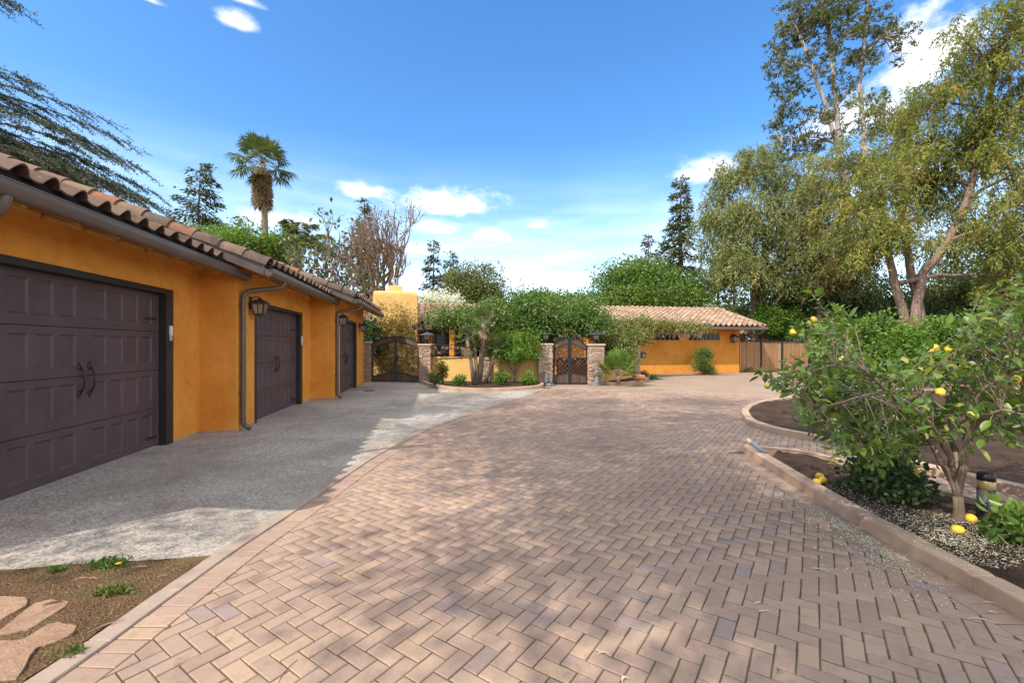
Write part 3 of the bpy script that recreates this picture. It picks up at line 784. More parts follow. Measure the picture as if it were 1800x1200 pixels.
# ================================================================== garage
garage = thing('garage', 'long orange stucco garage with three stepped bays and brown roll-up doors', 'garage', (-4, 11, 0))
BX = [-4.26, -3.64, -2.98]; BY = [(3.55, 9.0), (9.0, 14.0), (14.0, 19.5)]; BD = [(5.0, 8.0), (10.0, 13.0), (15.0, 17.75)]
ZE, PITCH, OH = 3.02, .387, .62
SP = math.atan(PITCH); CS, SS = math.cos(SP), math.sin(SP)
RIDGE = 3.6          # ridge this far behind the wall face
TW, TL, TE = .335, .46, .385
def s_tile(w=TW, L=TL, th=.015, n=11):
    ys_ = []
    for k in range(n):
        t = k/(n-1)
        if t <= .58: a = math.pi*t/.58; ys_.append((t*w*.97, .098*math.sin(a)**.85 + .004))
        else: s = (t-.58)/.42; ys_.append((t*w*.97+.012*s, .004 - .012*math.sin(math.pi*s) + .010*s))
    vs = []
    for x, lift in ((0, .045), (L, .006)):
        for dz in (th, 0):
            for y, z in ys_: vs.append((x, y, z+dz+lift))
    f = []
    for k in range(n-1):
        f += [(k, 2*n+k, 2*n+k+1, k+1), (n+k, n+k+1, 3*n+k+1, 3*n+k), (k, k+1, n+k+1, n+k)]
    f += [(0, n, 3*n, 2*n), (n-1, 3*n-1, 4*n-1, 2*n-1)]
    return vs, f
tv, tf = s_tile(); mb = MB(); mb.add(tv, tf); tile_me = mb.mesh('tile', True); tile_me.materials.append(M_tile)
try: tile_me.set_sharp_from_angle(angle=math.radians(50))
except Exception: pass
# barrel tile, half pipe, lies along +x, open below
mb = MB(); n = 12
for th, flip in ((0, 0),):
    vs = []
    for x, r in ((0, .150), (.50, .128)):
        for rr in (r, r-.018):
            for k in range(n+1):
                a = math.pi*k/n; vs.append((x, rr*math.cos(a), rr*math.sin(a)*.95))
    N1 = n+1; fs = []
    for k in range(n): fs += [(k, 2*N1+k, 2*N1+k+1, k+1), (N1+k, N1+k+1, 3*N1+k+1, 3*N1+k), (k, k+1, N1+k+1, N1+k)]
    fs += [(0, N1, 3*N1, 2*N1), (n, 2*N1+n, 3*N1+n, N1+n)]
    mb.add(vs, fs)
barrel_me = mb.mesh('barrel_tile', True); barrel_me.materials.append(M_rake)
try: barrel_me.set_sharp_from_angle(angle=math.radians(50))
except Exception: pass

for k in range(3):
    x = BX[k]; y0, y1 = BY[k]; d0, d1 = BD[k]; xb = x - 6.6; wt = 3.11
    o0, o1, oz = d0-.17, d1+.19, 2.52
    w = MB(); T = .24
    w.box(x-T, x, y0, o0, 0, wt); w.box(x-T, x, o1, y1, 0, wt); w.box(x-T, x, o0, o1, oz, wt)     # front
    ret = BX[k-1] if k else xb
    # side walls up to the roof line
    def side(ya, yb_):
        zt = lambda xx: ZE + PITCH*(x+OH-xx) - .14
        xr = x - RIDGE; pr = [(x-T-.002, 0), (x-T-.002, zt(x-T)), (xr, zt(xr)), (xb, zt(xr)-PITCH*(xr-xb)), (xb, 0)]
        vs = [(p, ya, q) for p, q in pr] + [(p, yb_, q) for p, q in pr]
        n5 = len(pr); w.add(vs, [tuple(range(n5)), tuple(range(2*n5-1, n5-1, -1))] + [(i, n5+i, n5+(i+1)%n5, (i+1)%n5) for i in range(n5)])
    side(y0, y0+.2); side(y1-.2-.003*(k+1), y1-.003*(k+1))
    w.box(xb, xb+.2, y0+.2, y1-.21, 0, wt)
    w.build('wall', M_stucco, garage)
    m = MB(); m.box(x-T-.01, x+.008, o0-.0, o1, -.02, .0025); 
    # door casing
    cas = MB(); cx0, cx1 = x-.2, x-.012
    cas.box(cx0, cx1, o0+.002, d0, 0.004, oz-.002); cas.box(cx0, cx1, d1, o1-.002, 0.004, oz-.002); cas.box(cx0, cx1, d0, d1, 2.44, oz-.002)
    cas.build('door_casing', M_casing, garage)
    for ya, yb_ in ((d0-.012, d0), (d1-.022, d1-.003)):
        st_ = MB(); st_.box(x-.155, x-.125, ya, yb_, .004, 2.43); st_.build('weather_strip', M_gutter, garage)
    # door: four sections, eight recessed panels each
    door = bpy.data.objects.new('door', None); link(door, garage); door.location = (x-.17, (d0+d1)/2, 0)
    PINV[door.name] = Matrix.Translation(-Vector(door.location))
    hh = 2.44/4; fx = x-.145; W_ = d1-d0
    pw = W_*.083; gap = W_*.026; gw = 4*pw+3*gap
    for s in range(4):
        za, zb = s*hh + (.004 if s else .012), (s+1)*hh - .004; pa, pb = za + .115, zb - .085
        cells = []
        for g in range(2):
            ya = d0 + (W_*.045 if g == 0 else W_ - W_*.045 - gw)
            for q in range(4): cells.append((ya + q*(pw+gap), ya + q*(pw+gap) + pw))
        m = MB(); edges = [d0+.004] + [v for c in cells for v in c] + [d1-.004]
        m.box(fx-.045, fx, d0+.004, d1-.004, za, pa); m.box(fx-.045, fx, d0+.004, d1-.004, pb, zb)
        for a in range(0, len(edges), 2): m.box(fx-.045, fx, edges[a], edges[a+1], pa, pb)
        m.build('door_section', M_door, door)
        for ya, yb_ in cells:
            m = MB(); c = .022; dp_ = .016
            m.add([(fx,ya,pa),(fx,yb_,pa),(fx,yb_,pb),(fx,ya,pb),(fx-dp_,ya+c,pa+c),(fx-dp_,yb_-c,pa+c),(fx-dp_,yb_-c,pb-c),(fx-dp_,ya+c,pb-c)],
                  [(0,1,5,4),(1,2,6,5),(2,3,7,6),(3,0,4,7),(4,5,6,7)])
            m.build('panel', M_door, door)
    m = MB(); m.box(fx-.05, fx+.004, d0+.003, d1-.003, .0045, .011); m.build('bottom_seal', M_lightmetal, door)
    yc = (d0+d1)/2
    for sg in (-1, 1):
        m = MB(); y = yc + sg*.085; zc = 1.17
        m.tube([(fx+.012,y,zc-.17),(fx+.055,y+sg*.0,zc-.09),(fx+.065,y,zc),(fx+.055,y,zc+.09),(fx+.012,y,zc+.17)], [.010,.014,.013,.014,.010], 6)
        for e in (-1, 1):
            m.lathe((fx+.006, y, zc+e*.165), [(.004,-.012),(.036,-.008),(.03,.004),(.012,.012)], 10, M=Matrix.Rotation(math.pi/2, 3, 'Y'))
            m.add([(fx+.004,y-.022,zc+e*.18),(fx+.012,y,zc+e*.245),(fx+.004,y+.022,zc+e*.18),(fx+.012,y,zc+e*.18)], [(0,1,3),(3,1,2)])
        m.build('handle', M_blackiron, door, True)
        for z in (.16, 2.03):
            m = MB(); ye = d0+.03 if sg < 0 else d1-.03; L_ = -sg*.27
            m.beam((fx+.006, ye, z), (fx+.006, ye+L_*.75, z), .008, .035)
            m.add([(fx+.006,ye+L_*.75,z-.03),(fx+.006,ye+L_,z),(fx+.006,ye+L_*.75,z+.03),(fx+.012,ye+L_*.75,z)], [(0,1,3),(3,1,2),(0,3,2)])
            m.build('hinge', M_blackiron, door)
    # ---- roof
    r0, r1 = y0-.40, (y1 if k < 2 else y1+.55)
    xe = x+OH; xr = x-RIDGE; zr = ZE+PITCH*(xe-xr)
    roof = bpy.data.objects.new('roof', None); link(roof, garage); roof.location = (x, (y0+y1)/2, ZE)
    PINV[roof.name] = Matrix.Translation(-Vector(roof.location))
    m = MB(); t = .10
    xbk = xr-(xe-xr)
    pr = [(xe, ZE-.02), (xr, zr-.02), (xbk, ZE-.02), (xbk, ZE-.02-t), (xr, zr-.02-t), (xe, ZE-.02-t)]
    vs = [(p, r0, q) for p, q in pr] + [(p, r1, q) for p, q in pr]
    m.add(vs, [(0,1,4,5),(1,2,3,4),(6,11,10,7),(7,10,9,8)] + [(i, 6+i, 6+(i+1)%6, (i+1)%6) for i in range(6)])
    m.build('roof_deck', M_soffit, roof)
    # soffit blocks and a pale strip along the wall head
    m = MB(); yy = r0+.2
    while yy < r1-.2:
        m.box(x+.01, x+.05, yy, yy+.52, 3.0+random.uniform(-.006,.006), 3.035); yy += .58
    m.build('wall_head_trim', M_trimwood, garage)
    yy = r0+.35
    while yy < r1-.1:
        m = MB(); m.beam((x+.02, yy, ZE+PITCH*(OH-.02)-.135), (xe-.03, yy, ZE-.15+.01), .07, .05); m.build('soffit_batten', M_trimwood, garage); yy += .61
    # bird stop strip with ribs
    m = MB(); m.box(xe-.05, xe-.025, r0, (y1-.35 if k < 2 else r1), ZE-.02, ZE+.125)
    for q in range(6): m.box(xe-.0248, xe-.014, r0, (y1-.35 if k < 2 else r1), ZE-.01+q*.022, ZE+.0+q*.022)
    m.build('bird_stop', M_ridged, roof)
    # tiles
    tend = y1-.36 if k < 2 else r1-.05
    ncol = int((tend-(r0+.16))/TW); nrow = int(((xe-xr)/CS)/TE)
    for j in range(nrow):
        for i in range(ncol):
            yl = r0+.16 + (i+1)*TW + random.uniform(-.006,.006); s = j*TE - .03 + random.uniform(-.008,.008)
            M = frame((xe - s*CS + SS*.038, yl, ZE + s*SS + .038), (-CS,0,SS), (0,-1,0), (SS,0,CS)) @ Matrix.Rotation(random.gauss(0,.012), 4, 'Z')
            inst('tile', tile_me, roof, M)
    # barrel tiles on the near rake and along the ridge
    s = -.05
    while s < (xe-xr)/CS-.1:
        M = frame((xe - s*CS, r0+.08+random.uniform(-.006,.006), ZE + s*SS + .04), (-CS,0,SS), (0,-1,0), (SS,0,CS)) @ Matrix.Diagonal((1,1.12,1.2,1)) @ Matrix.Rotation(random.gauss(0,.015), 4, 'Z') @ Matrix.Rotation(.03, 4, 'Y')
        inst('barrel_tile', barrel_me, roof, M); s += .425
    m = MB(); m.box(0, 0, 0, 0, 0, 0)
    m = MB(); vs = [(xe, r0-.03, ZE-.15),(xe, r0-.03, ZE+.045),(xr, r0-.03, zr+.045),(xr, r0-.03, zr-.15)]; vs += [(a, c+.03-.002, d) for a, c, d in vs]
    m.add(vs, [(0,1,2,3),(7,6,5,4),(0,4,5,1),(1,5,6,2),(3,2,6,7),(0,3,7,4)]); m.build('barge_board', M_gutter, roof)
    yy = r0
    while yy < r1-.3:
        M = frame((xr, yy, zr+.06), (0,1,0), (-1,0,0), (0,0,1)) ; inst('ridge_tile', barrel_me, roof, M); yy += .43
    if k < 2:   # flashing where the next bay rises
        m = MB(); m.beam((xe+.01, y1-.2, ZE+.05), (xr, y1-.2, ZE+.05+PITCH*(xe-xr)), .36, .02); m.build('flashing', M_flash, roof)
    # ---- gutter: rounded trough along the eave
    g0, g1 = r0-.02, (y1+.30 if k < 2 else y1+.65); gx = xe+.005
    prof = [(0,.0),(0,-.07),(.014,-.105),(.045,-.128),(.08,-.13),(.115,-.112),(.138,-.075),(.145,-.03),(.145,.004),(.152,.010),(.152,.02),(.136,.02),(.134,-.03),(.126,-.07),(.105,-.1),(.08,-.115),(.05,-.114),(.025,-.096),(.012,-.065),(.012,0)]
    n = len(prof); vs = [(gx+a, g0, ZE-.045+c) for a, c in prof] + [(gx+a, g1, ZE-.045+c) for a, c in prof]
    fs = [(i, n+i, n+(i+1)%n, (i+1)%n) for i in range(n)]
    m = MB(); m.add(vs, fs)
    for yy in (g0, g1): 
        q = prof[:10]; m.add([(gx+a, yy, ZE-.045+c) for a, c in q], [tuple(range(len(q)))])
    o = m.build('gutter', M_gutter, garage, True)
    try: o.data.set_sharp_from_angle(angle=math.radians(40))
    except Exception: pass
    # ---- downspout
    yo = y0+.42 if k else 4.40; yv = y0+.13 if k else 3.75
    if k == 0: yv = 4.30
    px_ = x+.065; m = MB(); zt = ZE-.14
    if k:
        path = [(gx+.07, yo, zt+.02),(gx+.07, yo, zt-.06),(gx+.03, yo-.02, zt-.13),(px_+.06, yv+.05, zt-.24),(px_, yv, zt-.32),(px_, yv, zt-.45),(px_, yv, .26),(px_, yv, .15),(px_+.03, yv, .09),(px_+.13, yv, .05)]
    else:
        path = [(gx+.07, yo, zt+.02),(gx+.07, yo, zt-.08),(gx+.02, yo, zt-.16),(px_+.03, yo, zt-.3),(px_, yo, zt-.4),(px_, yo, .2),(px_+.02,yo,.1),(px_+.12,yo,.05)]
    # round the elbows
    P = [Vector(p) for p in path]; q = [P[0]]
    for a, c, d in zip(P[:-2], P[1:-1], P[2:]):
        u = min(.06, (a-c).length*.45); v = min(.06, (d-c).length*.45); A_ = c+(a-c).normalized()*u; B_ = c+(d-c).normalized()*v
        q += [A_, (A_+B_)/4+c/2, B_]
    q.append(P[-1]); m.tube(q, .047, 10)
    m.tube([(px_, P[-3].y, .235),(px_, P[-3].y, .262)], .053, 10)
    o = m.build('downspout', M_gutter, garage, True)
    o['label'] = 'brown round downspout'
    for zb_ in (.7, 2.35):
        m = MB(); m.box(x+.001, px_-.03, P[-3].y-.06, P[-3].y+.06, zb_, zb_+.05); m.build('pipe_bracket', M_gutter, garage)
# footing line under the stucco
for k in range(3):
    m = MB(); x = BX[k]; y0, y1 = BY[k]; d0, d1 = BD[k]
    m.box(x, x+.006, y0+.001, d0-.17, .0045, .045); m.build('weep_screed', M_curbband, garage); m = MB(); m.box(x, x+.006, d1+.19, y1-.001, .0045, .045); m.build('weep_screed', M_curbband, garage)
    if k:
        m = MB(); m.box(BX[k-1]+.001, x, y0-.007, y0-.0005, .0045, .045); m.build('weep_screed', M_curbband, garage)
# keypads and lanterns
def keypad(y, x, label, z0=1.68):
    t = thing('door_keypad', label, 'keypad', (x, y, z0))
    m = MB(); m.obox((x+.015, y, z0+.17), .03, .075, .16, ch=.006); m.build('upper_cover', M_keypad, t)
    m = MB(); m.obox((x+.013, y, z0+.06), .026, .07, .11, ch=.006); m.build('lower_body', M_lightmetal, t)
keypad(8.10, BX[0]-.011, 'pale grey keypad on the casing of the nearest garage door')
keypad(13.10, BX[1]-.011, 'pale grey keypad on the casing of the middle garage door', 1.62)
m = MB(); m.obox((BX[0]+.006, 8.62, .98), .012, .075, .12, ch=.003); m.obox((BX[0]+.014, 8.62, 1.0), .006, .035, .03); m.obox((BX[0]+.014, 8.62, .96), .006, .035, .03)
tag(m.build('wall_outlet', M_stucco), 'orange painted socket plate low on the nearest garage pier', 'outlet')

def lantern_body(t, c, s, style='wall'):
    """tapered four-sided lantern with roof, panes and corner bars; c is the centre of the glass body"""
    c = Vector(c); m = MB(); tw, bw, hh_ = .13*s, .085*s, (.12 if style == 'wall' else .085)*s
    cor = lambda w, z: [Vector((a*w, b_*w, z)) + c for a, b_ in ((-1,-1),(1,-1),(1,1),(-1,1))]
    top, bot = cor(tw, hh_), cor(bw, -hh_)
    for a, b_ in zip(top, bot): m.beam(a, b_, .028*s, .028*s)
    for q in (top, bot):
        for i in range(4): m.beam(q[i], q[(i+1)%4], .034*s, .034*s)
    for i in range(4): m.beam((top[i]+top[(i+1)%4])/2, (bot[i]+bot[(i+1)%4])/2, .016*s, .016*s)
    m.obox(c+Vector((0,0,-hh_-.012*s)), .2*s, .2*s, .024*s); m.lathe(c+Vector((0,0,-hh_-.06*s)), [(.005*s,0),(.025*s,.02*s),(.03*s,.05*s)], 8)
    m.build('frame', M_lanternmetal, t)
    for i in range(4):
        g = MB(); j = (i+1)%4; q = [top[i]*.96+top[j]*.04, top[j]*.96+top[i]*.04, bot[j], bot[i]]; q = [c+(p-c)*.97 for p in q]
        g.add(q, [(0,1,2,3)]); g.build('pane', M_lanternglass, t)
    r = MB(); e = cor((.16 if style == 'wall' else .27)*s, hh_+.012*s); e2 = cor(.07*s, hh_+.09*s); e0 = cor((.16 if style == 'wall' else .27)*s, hh_)
    vs = e0+e+e2; r.add(vs, [(3,2,1,0),(8,9,10,11)] + [(i+o_, (i+1)%4+o_, (i+1)%4+4+o_, i+4+o_) for o_ in (0,4) for i in range(4)])
    r.lathe(c+Vector((0,0,hh_+.09*s)), [(.04*s,0),(.05*s,.015*s),(.018*s,.03*s),(.012*s,.06*s)], 8)
    r.build('lantern_roof', M_lroof if style != 'wall' else M_lanternmetal, t)
def wall_lantern(p, out, label, s=1.0):
    p = Vector(p); out = Vector(out).normalized(); c = p + out*.2*s + Vector((0,0,-.02))
    t = thing('wall_lantern', label, 'lantern', p, 'wall lanterns of the house and garage')
    m = MB(); y = Vector((-out.y, out.x, 0)); R = Matrix((out, y, Vector((0,0,1)))).transposed()
    m.obox(p+out*.012+Vector((0,0,.12*s)), .024, .11*s, .26*s, R, ch=.006); m.tube([p+out*.02+Vector((0,0,.2*s)), p+out*.1*s+Vector((0,0,.25*s)), c+Vector((0,0,.25*s)), c+Vector((0,0,.17*s))], .012*s, 6)
    m.build('bracket', M_lanternmetal, t); lantern_body(t, c, s)
wall_lantern((BX[1], 9.62, 2.36), (1,0,0), 'dark iron wall lantern left of the middle garage door', .9)
wall_lantern((BX[2], 14.42, 2.38), (1,0,0), 'dark iron wall lantern by the downspout left of the farthest garage door', .9)
wall_lantern((BX[2], 18.35, 2.32), (1,0,0), 'dark iron wall lantern on the far end pier of the garage', .9)

# ================================================================== main house
house = thing('main_house', 'low golden stucco house with long clay tile roof beyond the drive', 'house', (8, 24, 0))
HY, HXL, HXR, HE, HRY = 24.0, -9.0, 18.05, 23.05, 27.2
HZE, HZR = 2.72, 4.02
hp = (HZR-HZE)/(HRY-HE); ha = math.atan(hp); hc, hs_ = math.cos(ha), math.sin(ha)
win = [(12.35, 14.15, 6), (14.72, 16.75, 7)]     # high window strips: x range and panes
m = MB(); WZ = 2.72
def wall_openings(m, xa, xb, y, T, z1, ops):
    """wall facing -y with openings (x0,x1,z0,z1)"""
    cur = xa
    for (a, b_, za, zb) in sorted(ops):
        m.box(cur, a, y, y+T, 0, z1)
        if za > 0: m.box(a, b_, y, y+T, 0, za)
        m.box(a, b_, y, y+T, zb, z1); cur = b_
    m.box(cur, xb, y, y+T, 0, z1)
ops = [(a, b_, 1.93, 2.37) for a, b_, _ in win] + [(-.80, .86, 0.0, 2.35), (1.02, 2.7, 0.0, 2.35), (3.1, 4.7, 0.0, 2.3), (5.6, 6.6, 0.0, 2.1), (9.2, 10.6, 1.0, 2.1)]  # porch openings widened and filled near black to deepen the recess's shade
wall_openings(m, HXL, HXR, HY, .25, WZ, ops)
m.box(HXR-.25, HXR, HY+.25, 30.4, 0, WZ); m.box(HXL, HXL+.25, HY+.25, 30.4, 0, WZ)
vs = [(HXR-.25, HY+.1, WZ), (HXR-.25, 30.3, WZ), (HXR-.25, HRY, HZR-.15)]; vs += [(HXR-.004, c, d) for _, c, d in vs]; m.add(vs, [(0,1,2),(5,4,3),(0,3,4,1),(1,4,5,2),(2,5,3,0)])
m.build('wall', M_stucco, house)
for a, b_, n in win:
    w = bpy.data.objects.new('window', None); link(w, house); w.location = (a, HY, 1.93); PINV[w.name] = Matrix.Translation(-Vector(w.location))
    f = MB(); st = (b_-a)/n
    for i in range(n+1): f.box(a+i*st-.03 if 0 < i < n else (a if i == 0 else b_-.05), a+i*st+.03 if 0 < i < n else (a+.05 if i == 0 else b_), HY+.05, HY+.11, 1.93, 2.37)
    f.box(a+.05, b_-.05, HY+.052, HY+.108, 1.93, 1.97); f.box(a+.05, b_-.05, HY+.052, HY+.108, 2.33, 2.37); f.build('window_frame', M_wframe, w)
    for i in range(n): g = MB(); g.box(a+i*st+.02, a+(i+1)*st-.02, HY+.075, HY+.085, 1.96, 2.34); g.build('pane', M_glass, w)
    g = MB(); g.box(a-.03, b_+.03, HY-.03, HY+.05, 1.895, 1.929); g.build('window_sill', M_stucco, w)
for a, b_, za, zb in ops[2:]:
    w = bpy.data.objects.new('porch_dark_glazing' if za == 0 else 'window', None); link(w, house); w.location = (a, HY, za); PINV[w.name] = Matrix.Translation(-Vector(w.location))
    f = MB(); mid = (a+b_)/2
    for x0, x1 in ((a, a+.08), (mid-.05, mid+.05), (b_-.08, b_)): f.box(x0, x1, HY+.06, HY+.13, za+.005, zb)
    f.box(a+.08, b_-.08, HY+.062, HY+.128, zb-.08, zb-.001); f.box(a+.08, b_-.08, HY+.062, HY+.128, za+.006, za+.15); f.build('door_frame' if za == 0 else 'window_frame', M_gatewood, w)
    for x0, x1 in ((a+.08, mid-.05), (mid+.05, b_-.08)): g = MB(); g.box(x0, x1, HY+.09, HY+.1, za+.15, zb-.08); g.build('pane', M_glass, w)
# dark room volume behind the glazing
m = MB(); m.box(HXL+.3, HXR-.3, 29.9, 30.15, 0, WZ); m.build('back_wall', M_stucco, house)
RX0, RX1 = HXL-.6, 19.15
roof = bpy.data.objects.new('roof', None); link(roof, house); roof.location = (5, HRY, HZE); PINV[roof.name] = Matrix.Translation(-Vector(roof.location))
m = MB(); HBK = HRY+(HRY-HE)
pr = [(HE, HZE-.02), (HRY, HZR-.02), (HBK, HZE-.02), (HBK, HZE-.14), (HRY, HZR-.14), (HE, HZE-.14)]
vs = [(RX0, p, q) for p, q in pr] + [(RX1, p, q) for p, q in pr]
m.add(vs, [(5,4,1,0),(4,3,2,1),(6,7,10,11),(7,8,9,10)] + [((i+1)%6, 6+(i+1)%6, 6+i, i) for i in range(6)]); m.build('roof_deck', M_soffit, roof)
tvn = np.array(tv); tfn = [f for f in tf if len(f) == 4]; tfn = np.array(tfn)
HTW = .335; rows = int(((HRY-HE)/hc)/.385)+1; cols = int((RX1-RX0)/HTW)
Vs = []; tt = []
Xa, Ya, Za = np.array((0,hc,hs_)), np.array((-1,0,0)), np.array((0,-hs_,hc))
for j in range(rows):
    for i in range(cols):
        s = j*.385-.05 + random.uniform(-.01,.01); o_ = np.array((RX0+(i+1)*HTW+random.uniform(-.01,.01), HE+s*hc, HZE+s*hs_))
        P = tvn*np.array((1,1,1.25)); a = random.gauss(0,.012); P = np.stack([P[:,0]-a*P[:,1], P[:,1]+a*P[:,0], P[:,2]], 1)
        Vs.append(o_ + P[:,:1]*Xa + P[:,1:2]*Ya + P[:,2:]*Za); tt.append(random.random())
Vs = np.concatenate(Vs); nt_ = len(tvn); Fq = (np.arange(rows*cols)[:,None,None]*nt_ + tfn).reshape(-1,4)
o = np_obj('tile_field', Vs, Fq, M_tile_f, roof, np.repeat(tt, nt_), True); tag(o, kind='stuff')
try: o.data.set_sharp_from_angle(angle=math.radians(50))
except Exception: pass
x_ = RX0
bm2 = barrel_me.copy(); bm2.materials.clear(); bm2.materials.append(mat_tile('pale ridge tile', TS2))
while x_ < RX1-.2: inst('ridge_tile', bm2, roof, frame((x_, HRY, HZR+.03), (1,0,0), (0,1,0), (0,0,1)) @ Matrix.Scale(.85,4,(0,0,1))); x_ += .43
s = 0
while s < (HRY-HE)/hc: inst('rake_tile', bm2, roof, frame((RX1-.05, HE+s*hc, HZE+s*hs_+.03), (0,hc,hs_), (-1,0,0), (0,-hs_,hc)) @ Matrix.Diagonal((1,.7,.7,1))); s += .43
m = MB(); m.box(RX0, RX1-.02, HE-.13, HE-.005, HZE-.16, HZE-.02); m.build('gutter', M_gutter, house)
m = MB(); m.tube([(18.9,HE-.06,HZE-.16),(18.9,HE-.02,HZE-.3),(18.35,HY-.1,HZE-.5),(18.12,HY+.1,HZE-.65),(18.12,HY+.1,.05)], .05, 8); m.build('downspout', M_gutter, house, True)
m = MB(); m.box(RX1-.035, RX1-.001, HE, HE+.01, 0, .01)
m = MB(); vs = [(RX1+.002, HE, HZE-.15),(RX1+.002, HE, HZE+.02),(RX1+.002, HRY, HZR+.02),(RX1+.002, HRY, HZR-.15)]; vs += [(a+.03,c,d) for a,c,d in vs]
m.add(vs, [(0,1,2,3),(7,6,5,4),(0,4,5,1),(1,5,6,2),(2,6,7,3),(3,7,4,0)]); m.build('barge_board', M_gutter, roof)
# chimney: broad stucco stack with softened shoulders
m = MB(); cx0, cx1, cy0, cy1 = -3.0, -.88, 22.55, 23.75
prof = [(0,0), (0,4.12), (.015,4.22), (.05,4.28), (.11,4.315), (.30,4.33)]
ring = lambda d, z: [(cx0+d, cy0+d, z), (cx1-d, cy0+d, z), (cx1-d, cy1-d, z), (cx0+d, cy1-d, z)]
vs = [p for d, z in prof for p in ring(d, z)]; fs = [(i*4+k, i*4+(k+1)%4, i*4+4+(k+1)%4, i*4+4+k) for i in range(len(prof)-1) for k in range(4)] + [tuple(len(vs)-4+k for k in range(4))]
m.add(vs, fs)
c = ((cx0+cx1)/2-.03, (cy0+cy1)/2)
vs = []
for d, z in ((.40,4.33),(.33,4.36),(.30,4.60),(.29,4.63)): vs += [(c[0]-d, c[1]-d, z), (c[0]+d, c[1]-d, z), (c[0]+d, c[1]+d, z), (c[0]-d, c[1]+d, z)]
m.add(vs, [(i*4+k, i*4+(k+1)%4, i*4+4+(k+1)%4, i*4+4+k) for i in range(3) for k in range(4)] + [(12,13,14,15)])
chim = m.build('chimney', M_stucco2, house)
m = MB(); m.lathe((c[0], c[1], 4.63), [(.14,0),(.14,.06)], 12); m.lathe((c[0], c[1], 4.72), [(.15,0),(.15,.26)], 12); m.lathe((c[0], c[1], 4.98), [(.2,0),(.17,.03),(.02,.06)], 12)
for k in range(4): a = k*math.pi/2; m.tube([(c[0]+.13*math.cos(a), c[1]+.13*math.sin(a), 4.66),(c[0]+.13*math.cos(a), c[1]+.13*math.sin(a), 4.75)], .012, 4)
m.build('flue_cap', M_lightmetal, chim)
m = MB(); m.obox((c[0], c[1]-.16, 4.86), .05, .03, .18); m.build('flue_slot', M_blackiron, chim)
wall_lantern((17.55, HY, 2.02), (0,-1,0), 'dark iron wall lantern near the right end of the house wall', 1.2)
# ================================================================== front yard walls, pillars, gates
UP = Vector((0,0,1))
class Line:
    """a vertical plane through two ground points: s runs along it, n faces the camera"""
    def __init__(s, a, b):
        s.a = Vector((a[0], a[1], 0)); s.b = Vector((b[0], b[1], 0)); s.L = (s.b-s.a).length; s.u = (s.b-s.a)/s.L; s.n = Vector((s.u.y, -s.u.x, 0))
        s.M = Matrix((s.u, -s.n, UP)).transposed()
    def p(s, x, z, o=0.0): return s.a + s.u*x + UP*z + s.n*o
stone_me = []
for v in range(6):
    m = MB(); vs, fs = chbox(.5, .5, .5, .09)
    vs = [Vector((p.x*(1+random.uniform(-.05,.05)), p.y*(1+random.uniform(-.08,.08)), p.z*(1+random.uniform(-.09,.09)))) for p in vs]
    m.add(vs, fs); me = m.mesh('stone'); me.materials.append(M_ledge); stone_me.append(me)
def stone_face(parent, o, u, n, w, h, row=(.055,.10), ln=(.13,.34), z0=0.0):
    """stacked ledger stones over a face: o lower corner, u along, n outwards"""
    z = z0
    while z < z0+h-.02:
        hh = min(random.uniform(*row), z0+h-z); x = -.01
        if z0+h-(z+hh) < .03: hh = z0+h-z
        while x < w-.001:
            L = random.uniform(*ln)
            if w-(x+L) < .09: L = w+.01-x
            d = random.uniform(.05,.085)
            c = o + u*(x+L/2) + UP*(z+hh/2) + n*(d/2-.03)
            inst('stone', random.choice(stone_me), parent, frame(c, u*(L-.008), -n*d, UP*(hh-.008)) @ Matrix.Rotation(random.gauss(0,.02),4,'Y')); x += L
        z += hh
def pillar(c, u, w, h, label, cap=True, sides=(1,1), d=None):
    c = Vector((c[0], c[1], 0)); n = Vector((u.y, -u.x, 0)); d = d or w
    t = thing('stone_pillar', label, 'pillar', c, 'stacked stone pillars of the front yard')
    m = MB(); m.obox(c+UP*(h/2), w-.04, d-.04, h, Matrix((u, -n, UP)).transposed()); m.build('core', M_mortar, t)
    stone_face(t, c-u*(w/2)+n*(d/2-.02), u, n, w, h)
    if sides[0]: stone_face(t, c-u*(w/2-.02)-n*(d/2), n, -u, d, h)
    if sides[1]: stone_face(t, c+u*(w/2-.02)+n*(d/2), -n, u, d, h)
    if cap:
        m = MB(); m.obox(c+UP*(h+.045), w+.12, d+.12, .09, Matrix((u, -n, UP)).transposed(), ch=.02); m.build('cap', M_cap, t)
    return t, c+UP*(h+.09)
def pillar_lantern(p, label, s=1.15):
    t = thing('pillar_lantern', label, 'lantern', p, 'lanterns on the gate pillars')
    m = MB(); m.lathe(p, [(.11,0),(.11,.02),(.05,.05),(.035,.12),(.06,.14)], 10); m.build('base', M_lanternmetal, t)
    lantern_body(t, p+UP*(.14+.14), s, 'post')

